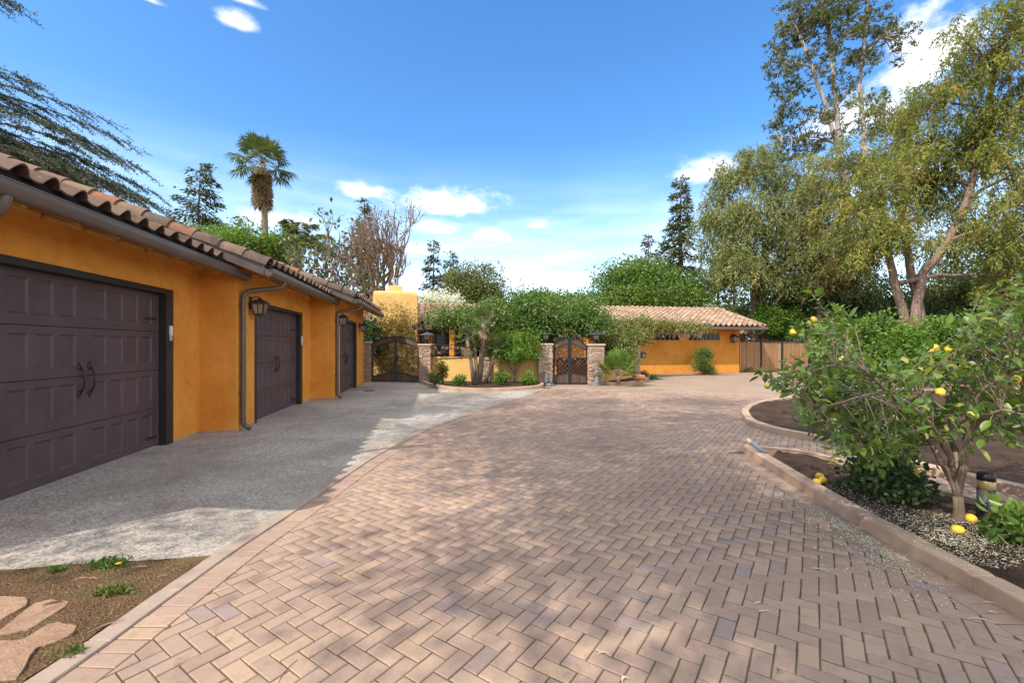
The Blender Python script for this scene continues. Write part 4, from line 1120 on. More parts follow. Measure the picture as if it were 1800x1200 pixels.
gA, gB = mk(654, 19.75), mk(738, 19.35)          # drive gate
gC, gD = mk(970.5, 18.55), mk(1032.5, 18.5)      # garden gate
Lg = Line(gA, gB); Lp = Line(gC, gD)
_, _t = pillar(mk(646.5, 19.8), Lg.u, .34, 1.70, 'stacked stone pillar between the garage end and the drive gate')
_, tp2 = pillar(mk(750.5, 19.25), Lg.u, .50, 1.60, 'stacked stone pillar right of the drive gate under a lantern')
pillar_lantern(tp2, 'dark peaked lantern on the pillar right of the drive gate')
_, tp3 = pillar(mk(958.3, 18.62), Lp.u, .56, 1.62, 'stacked stone pillar left of the arched garden gate')
pillar_lantern(tp3, 'dark peaked lantern on the pillar left of the arched garden gate')
_, tp4 = pillar(mk(1046.3, 18.45), Lp.u, .62, 1.60, 'stacked stone pillar right of the arched garden gate behind the robed statue')
pillar_lantern(tp4, 'dark peaked lantern on the pillar right of the arched garden gate')
q5 = mk(1118.3, 21.6); Lr = Line(mk(1060, 18.6), q5)
_, tp5 = pillar(q5, Vector((1,0,0)), .28, 1.62, 'slim stacked stone pillar at the end of the low wall by the fan palm', cap=False)
# low garden walls
def low_wall(a, b, h, label, T=.2):
    l = Line(a, b); m = MB(); m.obox(l.p(l.L/2, h/2, -T/2), l.L, T, h, l.M, ch=.02)
    return tag(m.build('garden_wall', M_stucco2), label, 'wall'), l
wL, lw1 = low_wall(mk(757.5, 19.2), mk(846, 18.95), 1.13, 'low golden stucco wall beneath the iron railing')
wR, lw2 = low_wall(mk(862, 18.9), mk(946, 18.62), 1.13, 'low golden stucco wall behind the round leafy tree')
wP, lw3 = low_wall(mk(1060, 18.5), mk(1114, 21.3), 1.13, 'low golden stucco wall behind the fan palm')
pillar(mk(854, 18.95), lw1.u, .40, 1.12, 'short stone pilaster in the low wall behind the palm trunks', cap=False)
# railing on the low wall
rl = Line(mk(755, 19.1), mk(837, 18.95))
ra = thing('iron_railing', 'black iron railing with wavy vine and leaf ornament on the low wall', 'railing', rl.a + UP*1.13)
m = MB(); z0, z1 = 1.17, 1.64
for z in (z0, z1): m.beam(rl.p(0, z), rl.p(rl.L, z), .035, .035)
for s in (0, rl.L*.33, rl.L*.66, rl.L): m.beam(rl.p(s, z0-.06), rl.p(s, z1+.01), .035, .035)
m.build('rail_frame', M_blackiron, ra)
m = MB(); n = 60
m.tube([rl.p(rl.L*i/n, (z0+z1)/2 + .13*math.sin(i/n*math.pi*6)) for i in range(n+1)], .011, 5)
for i in range(9):
    s0 = rl.L*(i+.5)/9; sg = 1 if i % 2 else -1; m.tube([rl.p(s0+.12*t_*math.cos(t_*5), (z0+z1)/2+sg*.1*t_*math.sin(t_*5)) for t_ in np.linspace(.1,1,12)], .008, 4)
m.build('vine_scroll', M_iron2, ra)
def iron_leaf(m, c, u, s, rot):
    n = 10; vs = [c]; 
    for k in range(n):
        a = rot+2*math.pi*k/n; r = s*(1 if k % 2 == 0 else .62); vs.append(c + u*(r*math.cos(a)) + UP*(r*math.sin(a)))
    vs2 = [vs[0] + u.cross(UP)*.015] + vs[1:]
    m.add(vs2, [(0, 1+k, 1+(k+1)%n) for k in range(n)])
for i in range(12):
    m = MB(); iron_leaf(m, rl.p(rl.L*(i+.6)/12.4, (z0+z1)/2 + random.choice((-1,1))*.11, .012), rl.u, .085, random.random()*6); m.build('leaf_ornament', M_iron2, ra)

def arched_gate(name, label, l, ze, zc, be, bc, le, lc, lattice, nb, orn):
    """double gate in plane l: edge and centre heights of top arch (ze,zc), of its lower edge (be,bc), of the kick board (le,lc)"""
    t = thing(name, label, 'gate', l.p(l.L/2, 0)); L_ = l.L
    arc = lambda e, c: (lambda s: e + (c-e)*(1-((s/L_-.5)/.5)**2))
    top, low = arc(ze, zc), arc(be, bc)
    kick = lambda s: le + (lc-le)*(.5-.5*math.cos(2*math.pi*min(s, L_-s)/(L_/2)*.5))
    n = 28; ss = [L_*i/n for i in range(n+1)]
    for half in (0, 1):
        m = MB(); s0, s1 = (0.0, L_/2-.012) if half == 0 else (L_/2+.012, L_)
        q = [s for s in ss if s0 <= s <= s1]; q = [s0]+[s for s in q if s0+.01 < s < s1-.01]+[s1]
        for f, th in ((top, .055), (low, .045), (kick, .04)):
            for a, b_ in zip(q[:-1], q[1:]): m.beam(l.p(a, f(a)), l.p(b_, f(b_)), .05, th)
        m.beam(l.p(s0, .05), l.p(s1, .05), .05, .05)
        for s in (s0+.025, s1-.035): m.beam(l.p(s, .03), l.p(s, top(s)-.01), .052, .06)
        m.build('leaf_frame', M_blackiron, t)
        W_ = (s1-s0-.06)/nb
        for k in range(nb):
            a = s0+.03+k*W_+.004; b_ = a+W_-.008
            for fa, fb in ((low, top), (lambda s: .06, kick)):
                bd = MB(); vs = [l.p(a, fa(a), .012), l.p(b_, fa(b_), .012), l.p(b_, fb(b_), .012), l.p(a, fb(a), .012)]; vs += [v - l.n*.024 for v in vs]
                bd.add(vs, [(0,1,2,3),(7,6,5,4),(0,4,5,1),(1,5,6,2),(2,6,7,3),(3,7,4,0)]); bd.build('board', M_gatewood, t)
        m = MB(); st = lattice
        for sg in (1, -1):
            k = -6
            while k*st < (s1-s0)+2.2:
                c0 = s0 + k*st; pts_ = []
                for j in range(61):
                    z = .06 + (zc-.06)*j/60; s = c0 + sg*(z-.06) if sg > 0 else c0 + 2.0 - (z-.06) - .2
                    if s0+.03 < s < s1-.03 and kick(s) < z < low(s): pts_.append((s, z))
                if len(pts_) > 2: m.beam(l.p(*pts_[0], .0 if sg > 0 else .012), l.p(*pts_[-1], .0 if sg > 0 else .012), .009, .012)
                k += 1
        m.build('lattice', M_iron2 if orn else M_blackiron, t)
    m = MB(); m.beam(l.p(L_/2, .03, .03), l.p(L_/2, zc+.0, .03), .03, .05); m.build('meeting_stile', M_blackiron, t)
    m = MB(); m.obox(l.p(L_/2+.05, 1.05, .05), .1, .04, .16, l.M); m.tube([l.p(L_/2+.05, 1.08, .06), l.p(L_/2+.05, 1.08, .11), l.p(L_/2+.15, 1.08, .11)], .012, 6); m.build('lock', M_blackiron, t)
    if orn:
        m = MB()
        for sg in (-1, 1):     # scrolls on top of the arch
            c = l.p(L_/2+sg*.19, zc+.14)
            m.tube([c + l.u*(sg*r*math.cos(a)) + UP*(r*math.sin(a)) for a, r in [(a_, .03+.09*a_/9) for a_ in np.linspace(0, 9, 34)]], .012, 5)
            m.tube([l.p(L_/2+sg*x, z) for x, z in ((.29,zc+.1),(.42,zc+.02),(.55,zc-.07),(.68,zc-.12))], .012, 5)
            m.tube([l.p(L_/2+sg*x, z) for x, z in ((.19,zc+.26),(.12,zc+.3),(.06,zc+.36))], [.012,.009,.004], 5)
            for zz in (.78, 1.12):
                c = l.p(L_/2+sg*.36, zz+.1); m.tube([c + l.u*(sg*r*math.cos(a)) + UP*(r*math.sin(a)) + l.n*.02 for a, r in [(a_, .02+.1*a_/8) for a_ in np.linspace(0, 8, 26)]], .009, 5)
        m.build('scrollwork', M_iron2, t)
        for sg in (-1, 1):
            for x, z, s in ((.21,zc+.26,.055),(.40,zc+.09,.07),(.60,zc-.03,.06),(.64,zc-.08,.065),(.20,1.42,.075),(.45,1.30,.07),(.55,1.14,.07),(.22,1.05,.06),(.36,1.18,.05)):
                m = MB(); iron_leaf(m, l.p(L_/2+sg*x, z, .03), l.u, s, random.random()*6); m.build('leaf_ornament', M_iron2, t)
    return t
arched_gate('drive_gate', 'wide arched double drive gate of black iron with brown boards beside the garage', Lg, 1.71, 2.02, 1.47, 1.76, .27, .44, .12, 7, False)
arched_gate('garden_gate', 'narrow arched garden gate with iron scrolls and copper leaves between lantern pillars', Lp, 1.56, 1.93, 1.36, 1.70, .36, .47, .19, 5, True)
for l, e in ((Lg, .07), (Lp, .05)):      # gate posts
    for s, w in ((-e, 0), (l.L+e, 1)):
        m = MB(); m.beam(l.p(s, 0), l.p(s, 1.66 if l is Lg else 1.58), .07, .07)
        tag(m.build('gate_post', M_blackiron), ('black iron post at the %s side of the %s' % (('left','right')[w], 'drive gate' if l is Lg else 'arched garden gate')), 'post')

# pergola between the gates with stucco columns
perg = thing('pergola', 'dark beamed pergola on golden columns in front of the porch', 'pergola', mk(880, 20.5))
pz = 2.42; la = Line(mk(727, 20.6), mk(1062, 19.6)); lb = Line((la.a.x+.45, la.a.y+2.7), (la.b.x+.45, la.b.y+2.7))
for l in (la, lb):
    m = MB(); m.beam(l.p(0, pz), l.p(l.L, pz), .09, .14); m.build('beam', M_gatewood, perg)
k = 0
while k*.45 < la.L:
    m = MB(); m.beam(la.p(k*.45, pz+.1, .25), lb.p(k*.45, pz+.1, -.1), .06, .09); m.build('rafter', M_gatewood, perg); k += 1
for px in (795.3, 972.5, 1050):
    s = (mk(px, depth(la.a) + (depth(la.b)-depth(la.a))*(px-727)/335) - la.a).dot(la.u)
    m = MB(); c = la.p(s, pz/2-.035); m.obox(c, .24 if px < 800 else .13, .24 if px < 800 else .13, pz-.07, la.M, ch=.02); m.build('column', M_stucco if px < 800 else M_gatewood, perg)
for s in (0.3, la.L-.3):
    m = MB(); m.obox(lb.p(s, pz/2-.035), .2, .2, pz-.07, lb.M, ch=.02); m.build('column', M_stucco, perg)
# small brick feature seen through the garden gate
bw = Line(mk(978, 21.6), mk(1030, 21.4)); bt = thing('brick_wall', 'low red brick fountain wall seen through the arched garden gate', 'wall', bw.p(bw.L/2, 0))
M_brick = mat_stone('red brick', [(0,(.30,.075,.045)),(.5,(.36,.11,.07)),(.8,(.26,.08,.05)),(1,(.42,.2,.13))])
m = MB(); m.obox(bw.p(bw.L/2, .5, -.1), bw.L, .18, 1.0, bw.M); m.build('core', M_mortar, bt)
brk = MB(); brk.obox((0,0,0), 1, 1, 1, ch=.05); brk_me = brk.mesh('brick'); brk_me.materials.append(M_brick)
for r in range(12):
    x = -.11 if r % 2 else 0.0
    while x < bw.L-.02:
        a = max(0, x); e = min(bw.L, x+.22)
        if e-a > .03: inst('brick', brk_me, bt, frame(bw.p((a+e)/2, .042+r*.083, 0), bw.u*(e-a-.01), -bw.n*.05, UP*.072))
        x += .22
m = MB(); m.obox(bw.p(bw.L/2, 1.03, -.08), bw.L+.08, .3, .06, bw.M, ch=.01); m.build('coping', M_cap, bt)

# beds by the gates
def house_bed(name, front, back_pts, wall_in):
    o = thing(name, None, None, (front[0].x, front[0].y, 0), kind='structure')
    ins = curb_run(o, front, .14, .13, 1, 10)
    soil_patch('soil', ins + back_pts, .10, M_soil, .02, o, .15, 4); return o
house_bed('flower_bed', B1_front, [mk(948, 18.75).xy, mk(850, 19.1).xy, mk(756, 19.3).xy], 0)
house_bed('flower_bed', B2_front, [mk(1118, 21.9).xy, mk(1063, 18.6).xy], 0)

# timber fence and gate right of the house
fa, fb = Vector((18.2, 24.35)), mk(1421, 29.3).xy
fl = Line(fa, fb); fen = thing('board_fence', 'tall cedar board fence with dark metal posts right of the house', 'fence', fl.p(fl.L/2, 0))
nB = 40; st = fl.L/nB
for i in range(nB):
    m = MB(); h = 1.80+random.uniform(-.012,.012); m.obox(fl.p((i+.5)*st, h/2+.04, random.uniform(-.006,.006)), st-.012, .022, h, fl.M, ch=.003); m.build('board', M_fence, fen)
for s in (0.02, fl.L*.31, fl.L*.60, fl.L-.02):
    m = MB(); m.obox(fl.p(s, .98, .035), .10, .06, 1.96, fl.M); m.build('post', M_blackiron, fen)
m = MB(); m.obox(fl.p(fl.L/2, 1.90, .02), fl.L, .07, .07, fl.M); m.build('top_rail', M_blackiron, fen)
for z in (.3, 1.5):
    m = MB(); m.obox(fl.p(fl.L/2, z, -.04), fl.L, .05, .09, fl.M); m.build('back_rail', M_fence, fen)
# wing of the house beyond the fence
wing = thing('garden_shed', 'small tiled roof and rust stucco wall of an outbuilding behind the board fence', 'shed', (21, 31, 0))
m = MB(); m.box(19.6, 23.2, 30.2, 33, 0, 2.45); m.build('wall', M_stucco, wing)
m = MB(); pr = [(29.4, 2.42), (31.6, 3.2), (33.8, 2.42), (33.8, 2.32), (31.6, 3.1), (29.4, 2.32)]
vs = [(18.9, p, q) for p, q in pr] + [(23.9, p, q) for p, q in pr]; m.add(vs, [(5,4,1,0),(4,3,2,1),(6,7,10,11),(7,8,9,10)] + [((i+1)%6, 6+(i+1)%6, 6+i, i) for i in range(6)])
sroof = m.build('roof', M_gutter, wing)
Vs = []; tt = []; aa = math.atan(.78/2.2); c_, s_ = math.cos(aa), math.sin(aa); Xa, Ya, Za = np.array((0,c_,s_)), np.array((-1,0,0)), np.array((0,-s_,c_))
for j in range(6):
    for i in range(15): Vs.append(np.array((18.9+(i+1)*.33, 29.38+j*.385*c_, 2.425+j*.385*s_)) + tvn[:,:1]*Xa + tvn[:,1:2]*Ya + tvn[:,2:]*Za); tt.append(random.random())
Fq = (np.arange(90)[:,None,None]*nt_ + tfn).reshape(-1,4); tag(np_obj('tile_field', np.concatenate(Vs), Fq, M_tile_f, sroof, np.repeat(tt, nt_), True), kind='stuff')

# ------------------------------------------------------------------ garden ornaments
M_statue = plain('weathered grey stone', (.20,.205,.215), .8, .25, 12, .3, 60)
p = mk(1049.3, 17.95)
st = thing('garden_statue', 'slim grey robed standing statue in front of the right gate pillar', 'statue', p)
m = MB(); prof = [(.12,0),(.125,.03),(.105,.06),(.10,.2),(.085,.36),(.082,.46),(.095,.53),(.09,.58),(.045,.615),(.032,.64),(.05,.665),(.056,.70),(.048,.74),(.02,.765)]
m.lathe(p, prof, 14, sx=.95, sy=.8)
for sg in (-1, 1): m.tube([p+Vector((sg*.085,-.01,.55)), p+Vector((sg*.105,-.05,.44)), p+Vector((sg*.02,-.09,.43))], [.032,.03,.022], 7)
for k in range(7): a = -2.6+k*.35; m.tube([p+Vector((.09*math.cos(a),.075*math.sin(a),.04)), p+Vector((.075*math.cos(a),.06*math.sin(a),.42))], [.014,.008], 5)
m.build('robed_figure', M_statue, st, True)
m = MB(); m.obox(p+UP*.012, .27, .24, .024, ch=.005); m.build('plinth', M_statue, st)
M_verd = plain('mossy blue grey stone', (.12,.15,.165), .8, .35, 12, .3, 60)
p = mk(963.5, 17.9); st = thing('garden_statue', 'mossy blue grey seated garden figure beside the left gate pillar', 'statue', p)
m = MB(); m.lathe(p+Vector((-.03,.05,.1)), [(.11,0),(.125,.08),(.10,.18),(.085,.26),(.095,.32),(.05,.37),(.035,.39),(.055,.42),(.055,.47),(.02,.50)], 12, sx=.9, sy=.8)
m.tube([p+Vector((.0,-.02,.22)), p+Vector((.08,-.14,.24)), p+Vector((.10,-.16,.08))], [.05,.045,.035], 7)
m.tube([p+Vector((-.08,.03,.40)), p+Vector((-.05,-.08,.33)), p+Vector((.05,-.10,.28))], [.03,.028,.02], 6)
m.build('seated_figure', M_verd, st, True)
m = MB(); m.obox(p+Vector((.06,-.06,.05)), .24, .26, .10, Matrix.Rotation(.4,3,'Z'), ch=.015); m.build('stone_block', M_statue, st)
M_terra = plain('terracotta', (.46,.17,.085), .8, .15, 8, .15, 50)
p = gp(1122, 668.5, .13); R = Matrix.Rotation(math.pi/2, 3, 'Y') ; t = thing('clay_jar', 'terracotta jar lying on its side in the bed by the fan palm', 'jar', p)
m = MB(); m.lathe(p+Vector((-.25,0,.13)), [(.06,0),(.11,.02),(.14,.12),(.15,.25),(.14,.36),(.10,.45),(.085,.48)], 14, M=R); m.build('body', M_terra, t, True)
m = MB(); m.lathe(p+Vector((.22,0,.13)), [(.085,0),(.11,.01),(.11,.05),(.09,.055)], 14, M=R); m.build('rim', M_terra, t, True)
q = q5 + Vector((.14,-.05,1.15))
wall_lantern(q, (1,-.3,0), 'small dark lantern hanging at the slim stone pillar end', .85)
# drain cover in the apron
p = gp(649, 686.5); m = MB(); m.lathe(p+UP*.004, [(.2,0),(.2,.006),(.17,.006),(.17,.004)], 16)
tag(m.build('drain_cover', M_blackiron), 'round dark drain cover in the concrete before the drive gate', 'drain cover')
# grey pipe stub, bollard, drip hose
pa, pb = gp(1347, 797, .08), gp(1312, 771, .20)
t = thing('pipe_stub', 'short grey plastic pipe leaning over the tip of the planter curb', 'pipe', pa)
d = (pb-pa).normalized(); L_ = .42; M_pvc = plain('grey plastic pipe', (.17,.19,.21), .45, .15, 10)
pa = gp(1347, 797, .10); 
pend = at(1314, 773, depth(pa)+.25)
m = MB(); m.tube([pa, pend], .030, 12); m.build('tube', M_pvc, t, True)
m = MB(); m.tube([pend-(pend-pa).normalized()*.07, pend+(pend-pa).normalized()*.008], .036, 12); m.build('coupling', M_curb, t, True)
p = gp(1733, 913, .05); q = p + Vector((.035,.02,.40)); ax = (q-p).normalized()
t = thing('bollard_light', 'dark leaning bollard light with a tan band beside the lemon tree', 'bollard', p)
m = MB(); m.tube([p-ax*.05, p+ax*.27], .062, 16); m.build('post', plain('charcoal bollard', (.035,.033,.032), .6, .3, 10, .2, 40), t, True)
m = MB(); m.tube([p+ax*.27, p+ax*.345], .0605, 16); m.build('band', plain('amber lens', (.50,.36,.16), .35, .15, 10), t, True)
m = MB(); m.tube([p+ax*.345, p+ax*.41, p+ax*.42], [.064,.064,.045], 16); m.build('head', M_casing, t, True)
m = MB(); hp_ = [gp(1376,722,.1), gp(1392,728,.1), gp(1400,738,.1), gp(1440,744,.1), gp(1500,752,.1), gp(1580,765,.1), gp(1700,770,.1)]
hp_ = [p_ + UP*.012 for p_ in hp_]; sm = smooth_line(hp_, 8); m.tube([Vector((a.x, a.y, .092+.012*math.sin(i*.7))) for i, a in enumerate(sm)], .011, 6)
tag(m.build('drip_hose', M_blackiron), 'thin black drip hose lying on the dark soil', 'hose')
# ================================================================== vegetation helpers
def unit(n, r):
    v = r.normal(size=(n,3)); return v/np.linalg.norm(v, axis=1)[:,None]
def leaf_geo(P, D, L, Wd, r, oval=False, flat=0.0):
    """leaves at points P along directions D; returns vertices, faces per leaf"""
    n = len(P); D = D/np.maximum(1e-9, np.linalg.norm(D, axis=1))[:,None]
    ref = unit(n, r); 
    if flat: ref[:,2] += flat*0
    S = np.cross(D, ref); S /= np.maximum(1e-9, np.linalg.norm(S, axis=1))[:,None]
    if flat:   # keep blades roughly facing up
        U = np.array((0,0,1.0)) + r.normal(0, .45*(1.5-flat), (n,3)); S2 = np.cross(D, U); l = np.linalg.norm(S2, axis=1)[:,None]; S = np.where(l > .1, S2/np.maximum(l,1e-9), S)
    L = np.broadcast_to(L, n)[:,None]; Wd = np.broadcast_to(Wd, n)[:,None]
    if not oval:
        V = np.stack([P, P+D*L*.45+S*Wd*.5, P+D*L, P+D*L*.45-S*Wd*.5], 1); Fq = np.arange(n*4).reshape(n,4); return V.reshape(-1,3), Fq, 4
    N = np.cross(S, D); lift = Wd*.18
    V = np.stack([P, P+D*L*.3+S*Wd*.46+N*lift, P+D*L*.68+S*Wd*.42+N*lift, P+D*L-N*L*.06, P+D*L*.68-S*Wd*.42+N*lift, P+D*L*.3-S*Wd*.46+N*lift], 1)
    b = np.arange(n)[:,None]*6; Fq = np.concatenate([b+np.array((0,1,2,3)), b+np.array((0,3,4,5))], 1).reshape(-1,4); return V.reshape(-1,3), Fq, 6
class Leaves:
    def __init__(s): s.V = []; s.F = []; s.T = []; s.n = 0
    def add(s, P, D, L, Wd, r, tint=None, oval=False, flat=0.0):
        if len(P) == 0: return
        V, Fq, k = leaf_geo(np.asarray(P, float), np.asarray(D, float), L, Wd, r, oval, flat)
        s.V.append(V); s.F.append(Fq+s.n); s.n += len(V)
        t = r.random(len(P)) if tint is None else np.clip(tint, 0, 1); s.T.append(np.repeat(t, k))
    def build(s, name, mat, parent, kind=None):
        o = np_obj(name, np.concatenate(s.V), np.concatenate(s.F), mat, parent, np.concatenate(s.T))
        if kind: tag(o, kind=kind)
        return o
def bez(a, b, c, n=5):
    a, b, c = Vector(a), Vector(b), Vector(c); return [a*(1-t)**2 + b*2*t*(1-t) + c*t*t for t in [i/n for i in range(n+1)]]
def in_blobs(blobs, n, r, shell=2.4):
    """points inside a union of ellipsoids (centre, radii), denser near the shell"""
    vol = np.array([b[1][0]*b[1][1]*b[1][2] for b in blobs])**.75; k = r.choice(len(blobs), n, p=vol/vol.sum())
    u = unit(n, r)*(r.random(n)**(1/shell))[:,None]
    Cc = np.array([tuple(b[0]) for b in blobs]); R = np.array([b[1] for b in blobs])
    return Cc[k] + u*R[k] + r.normal(0, .22, (n,3))*R[k], k
def broad_tree(name, label, cat, base, fork_h, blobs, mats, trunk_r=.2, n_clump=120, per=90, clump_r=.5, leaf=(.16,.08), droop=.3, seed=1, lean=(0,0), group=None, zs=1.0, tone=.5, strands=0, trunk_paths=None, flowers=None, nlimb_r=.35, branch_r=.018, leaf_part='crown', oval=False, twigs=True, hang=0.0, sag=.9):
    r = np.random.default_rng(seed); base = Vector(base); t = thing(name, label, cat, base, group)
    wood = MB(); nodes = []
    top = base + Vector((lean[0], lean[1], fork_h))
    paths = trunk_paths or [[base, base+Vector((lean[0]*.3, lean[1]*.3, fork_h*.5)), top]]
    for p_ in paths:
        p_ = [Vector(q) for q in p_]; pts_ = []
        for a, b in zip(p_[:-1], p_[1:]):
            for i in range(4): pts_.append(a.lerp(b, i/4) + Vector(r.normal(0, trunk_r*.10, 3)))
        pts_.append(p_[-1]); m_ = len(pts_)
        rs = [trunk_r*(1.25 if i == 0 else 1)*(1-.55*i/m_) for i in range(m_)]; wood.tube(pts_, rs, 9); nodes += [(q, rr) for q, rr in zip(pts_[m_//2:], rs[m_//2:])]
    for c, R in blobs:            # one limb into each mass of foliage
        c = Vector(c); s_, sr = min(nodes, key=lambda q: (q[0]-c).length + (3 if q[0].z > c.z else 0)); s_ = Vector(s_)
        mid = s_.lerp(c, .5) + Vector((0,0,.12*(c-s_).length)); pts_ = bez(s_, mid, c, 6); r0 = min(sr*.7, trunk_r*.6)
        pts_ = [pts_[0]] + [q + Vector(r.normal(0, .05*(c-s_).length/3, 3)) for q in pts_[1:]]
        wood.tube(pts_, [r0*(1-.72*i/6) for i in range(7)], 7); nodes += [(q, r0*(1-.72*i/6)) for i, q in enumerate(pts_)]
    NP = np.array([tuple(q[0]) for q in nodes])
    C_, K = in_blobs(blobs, n_clump, r); lv = Leaves()
    for c, k in zip(C_, K):
        j = np.argmin(((NP-c)**2).sum(1)); s_ = Vector(NP[j]); cv = Vector(c)
        if twigs: wood.tube(bez(s_, s_.lerp(cv,.5)+Vector((0,0,.15*(cv-s_).length)), cv, 3), [branch_r*2, branch_r*1.5, branch_r, branch_r*.4], 4, False)
        if hang:      # leafy shoots that arch out of the clump and hang
            k_ = max(3, int(per/12*r.uniform(.5,1.5))); q_ = 12; u = np.linspace(.12,1,q_); ct = np.clip(tone + r.normal(0,.18),0,1); Ps, Ds, Ts = [], [], []
            for _ in range(k_):
                s0 = c + r.normal(0,clump_r*.55,3); hd = unit(1,r)[0]; hd[2] = abs(hd[2])*.5; Ls = hang*r.uniform(.45,1.35)
                pp = s0 + np.outer(u, hd*Ls*.55) + np.outer(u*.25-u**1.8*sag, (0,0,Ls)); tg = np.gradient(pp, axis=0); tg /= np.linalg.norm(tg,axis=1)[:,None]
                if _ % 3 == 0: wood.tube([Vector(s0), Vector(pp[4]), Vector(pp[8]), Vector(pp[11])], [.012,.009,.006,.003], 3, False)
                Ps.append(pp + r.normal(0,.02,(q_,3))); Ds.append(tg*.55 + unit(q_,r)*.75 + np.array((0,0,-droop*.6))); Ts.append(np.clip(ct + r.normal(0,.07) + r.normal(0,.09,q_),0,1))
            Ps = np.concatenate(Ps); n = len(Ps); lv.add(Ps, np.concatenate(Ds), leaf[0]*r.uniform(.6,1.3,n), leaf[1]*r.uniform(.7,1.2,n), r, np.concatenate(Ts), oval); continue
        n = max(4, int(per*r.uniform(.5,1.4))); sc = clump_r*r.uniform(.6,1.25)
        q = r.normal(0, 1, (n,3)); q = q/np.maximum(1,np.linalg.norm(q,axis=1)/1.6)[:,None]*np.array((sc,sc,sc*zs*.8))
        if strands: q[:,2] -= np.abs(r.normal(0, strands, n))*r.uniform(.4,1.2)
        d = unit(n, r)*(1-droop) + np.array((0,0,-1.0))*droop + q/np.maximum(.05,np.linalg.norm(q,axis=1))[:,None]*.35*(1-droop)
        ct = np.clip(tone + r.normal(0,.22),0,1)
        lv.add(c+q, d, leaf[0]*r.uniform(.6,1.3,n), leaf[1]*r.uniform(.7,1.2,n), r, np.clip(ct + r.normal(0,.17,n),0,1), oval)
    wood.build('trunk', mats[0], t, True); lv.build(leaf_part, mats[1], t)
    if flowers:
        fl_ = Leaves(); n, sz, fm = flowers; P, _ = in_blobs(blobs, n, r, 6); P = np.repeat(P, 7, 0)+r.normal(0, sz*.8, (n*7,3)); fl_.add(P, unit(n*7, r), sz, sz*.8, r, oval=False); fl_.build('blossom', fm, t)
    return t
def conifer(name, label, base, h, R, mats, seed=1, n_lev=34, start=.12, droop=.25, spray=.5, per=26, power=.8, sparse=0.0, cat='conifer', group=None, trunk_r=None, ln=.34):
    r = np.random.default_rng(seed); base = Vector(base); t = thing(name, label, cat, base, group); wood = MB(); lv = Leaves()
    tr = trunk_r or h*.018; wood.tube([base+UP*(h*i/8)+Vector((r.normal(0,.03),r.normal(0,.03),0))*(i > 0) for i in range(9)], [tr*(1-.93*i/8) for i in range(9)], 8)
    for lev in range(n_lev):
        t_ = start + (1-start)*(lev+r.random()*.6)/n_lev; z = h*t_; L0 = R*max(.04,(1-t_))**power + .05*R
        nb = max(3, int(6*(1-t_*.4)))
        for b in range(nb):
            if r.random() < sparse: continue
            a = r.random()*2*math.pi; L = L0*r.uniform(.65,1.15); d = np.array((math.cos(a), math.sin(a), 0)); s0 = np.array(base)+np.array((0,0,z)); m_ = 6
            tt_ = np.linspace(0,1,m_); bp = s0 + tt_[:,None]*d*L + np.stack([0*tt_,0*tt_, L*(.12*tt_ - droop*tt_**1.6)],1)
            wood.tube([Vector(q) for q in bp[::2]] + [Vector(bp[-1])], [.035*h/18,.025*h/18,.014*h/18,.004], 4, False)
            n = max(5,int(per*L/R*1.3)+4); u = r.random(n)**.75; ii = np.minimum((u*(m_-1)).astype(int), m_-2); fr = u*(m_-1)-ii
            P = bp[ii]*(1-fr)[:,None]+bp[ii+1]*fr[:,None]; side = np.cross(d,(0,0,1.0)); P = P + side*(r.normal(0,.35*spray,n)*(1.1-u*.7))[:,None] + np.array((0,0,-1.0))*np.abs(r.normal(0,.16*spray,n))[:,None]
            D = d*.75 + side*r.normal(0,.55,n)[:,None] + np.array((0,0,-.28)) + r.normal(0,.28,(n,3))
            lv.add(P, D, ln*r.uniform(.6,1.3,n), ln*.36*r.uniform(.7,1.2,n), r, np.clip(.5+r.normal(0,.22,n)+(.15 if r.random()<.15 else 0),0,1), flat=.8)
    wood.build('trunk', mats[0], t, True); lv.build('crown', mats[1], t); return t
def fan_frond(lv, dead, wood, c, d, pet, R, r, n=26, droop=.3, tint=.5):
    """one palmate leaf: stalk from c along d, then a fan of narrow segments"""
    c = np.array(c); d = d/np.linalg.norm(d); hub = c + d*pet + np.array((0,0,-.06*pet)); wood.tube([Vector(c), Vector(c+d*pet*.5), Vector(hub)], [.022*R,.016*R,.012*R], 4, False)
    side = np.cross(d,(0,0,1.0)); l = np.linalg.norm(side); side = side/l if l > .05 else np.array((1.0,0,0)); nrm = np.cross(side, d)
    an = np.linspace(-2.1, 2.1, n)+r.normal(0,.03,n); L = R*(1-.16*np.abs(an/2.1)**2)*r.uniform(.9,1.05,n)
    D = np.cos(an)[:,None]*d + np.sin(an)[:,None]*side + nrm*(.12*np.cos(an*2))[:,None]; D /= np.linalg.norm(D,axis=1)[:,None]
    V = []; w = R*2.4/n
    for k in range(n):
        s = np.cross(D[k], nrm); s /= np.linalg.norm(s); m_ = hub+D[k]*L[k]*.6+np.array((0,0,-.05*L[k]*droop)); e = hub+D[k]*L[k]+np.array((0,0,-L[k]*droop*r.uniform(.4,1.3)))
        V += [hub, m_+s*w*.5, e, m_-s*w*.5]
    V = np.array(V); Fq = np.arange(len(V)).reshape(-1,4)+lv.n; lv.V.append(V); lv.F.append(Fq); lv.n += len(V); lv.T.append(np.repeat(np.clip(tint+r.normal(0,.14,n),0,1),4))
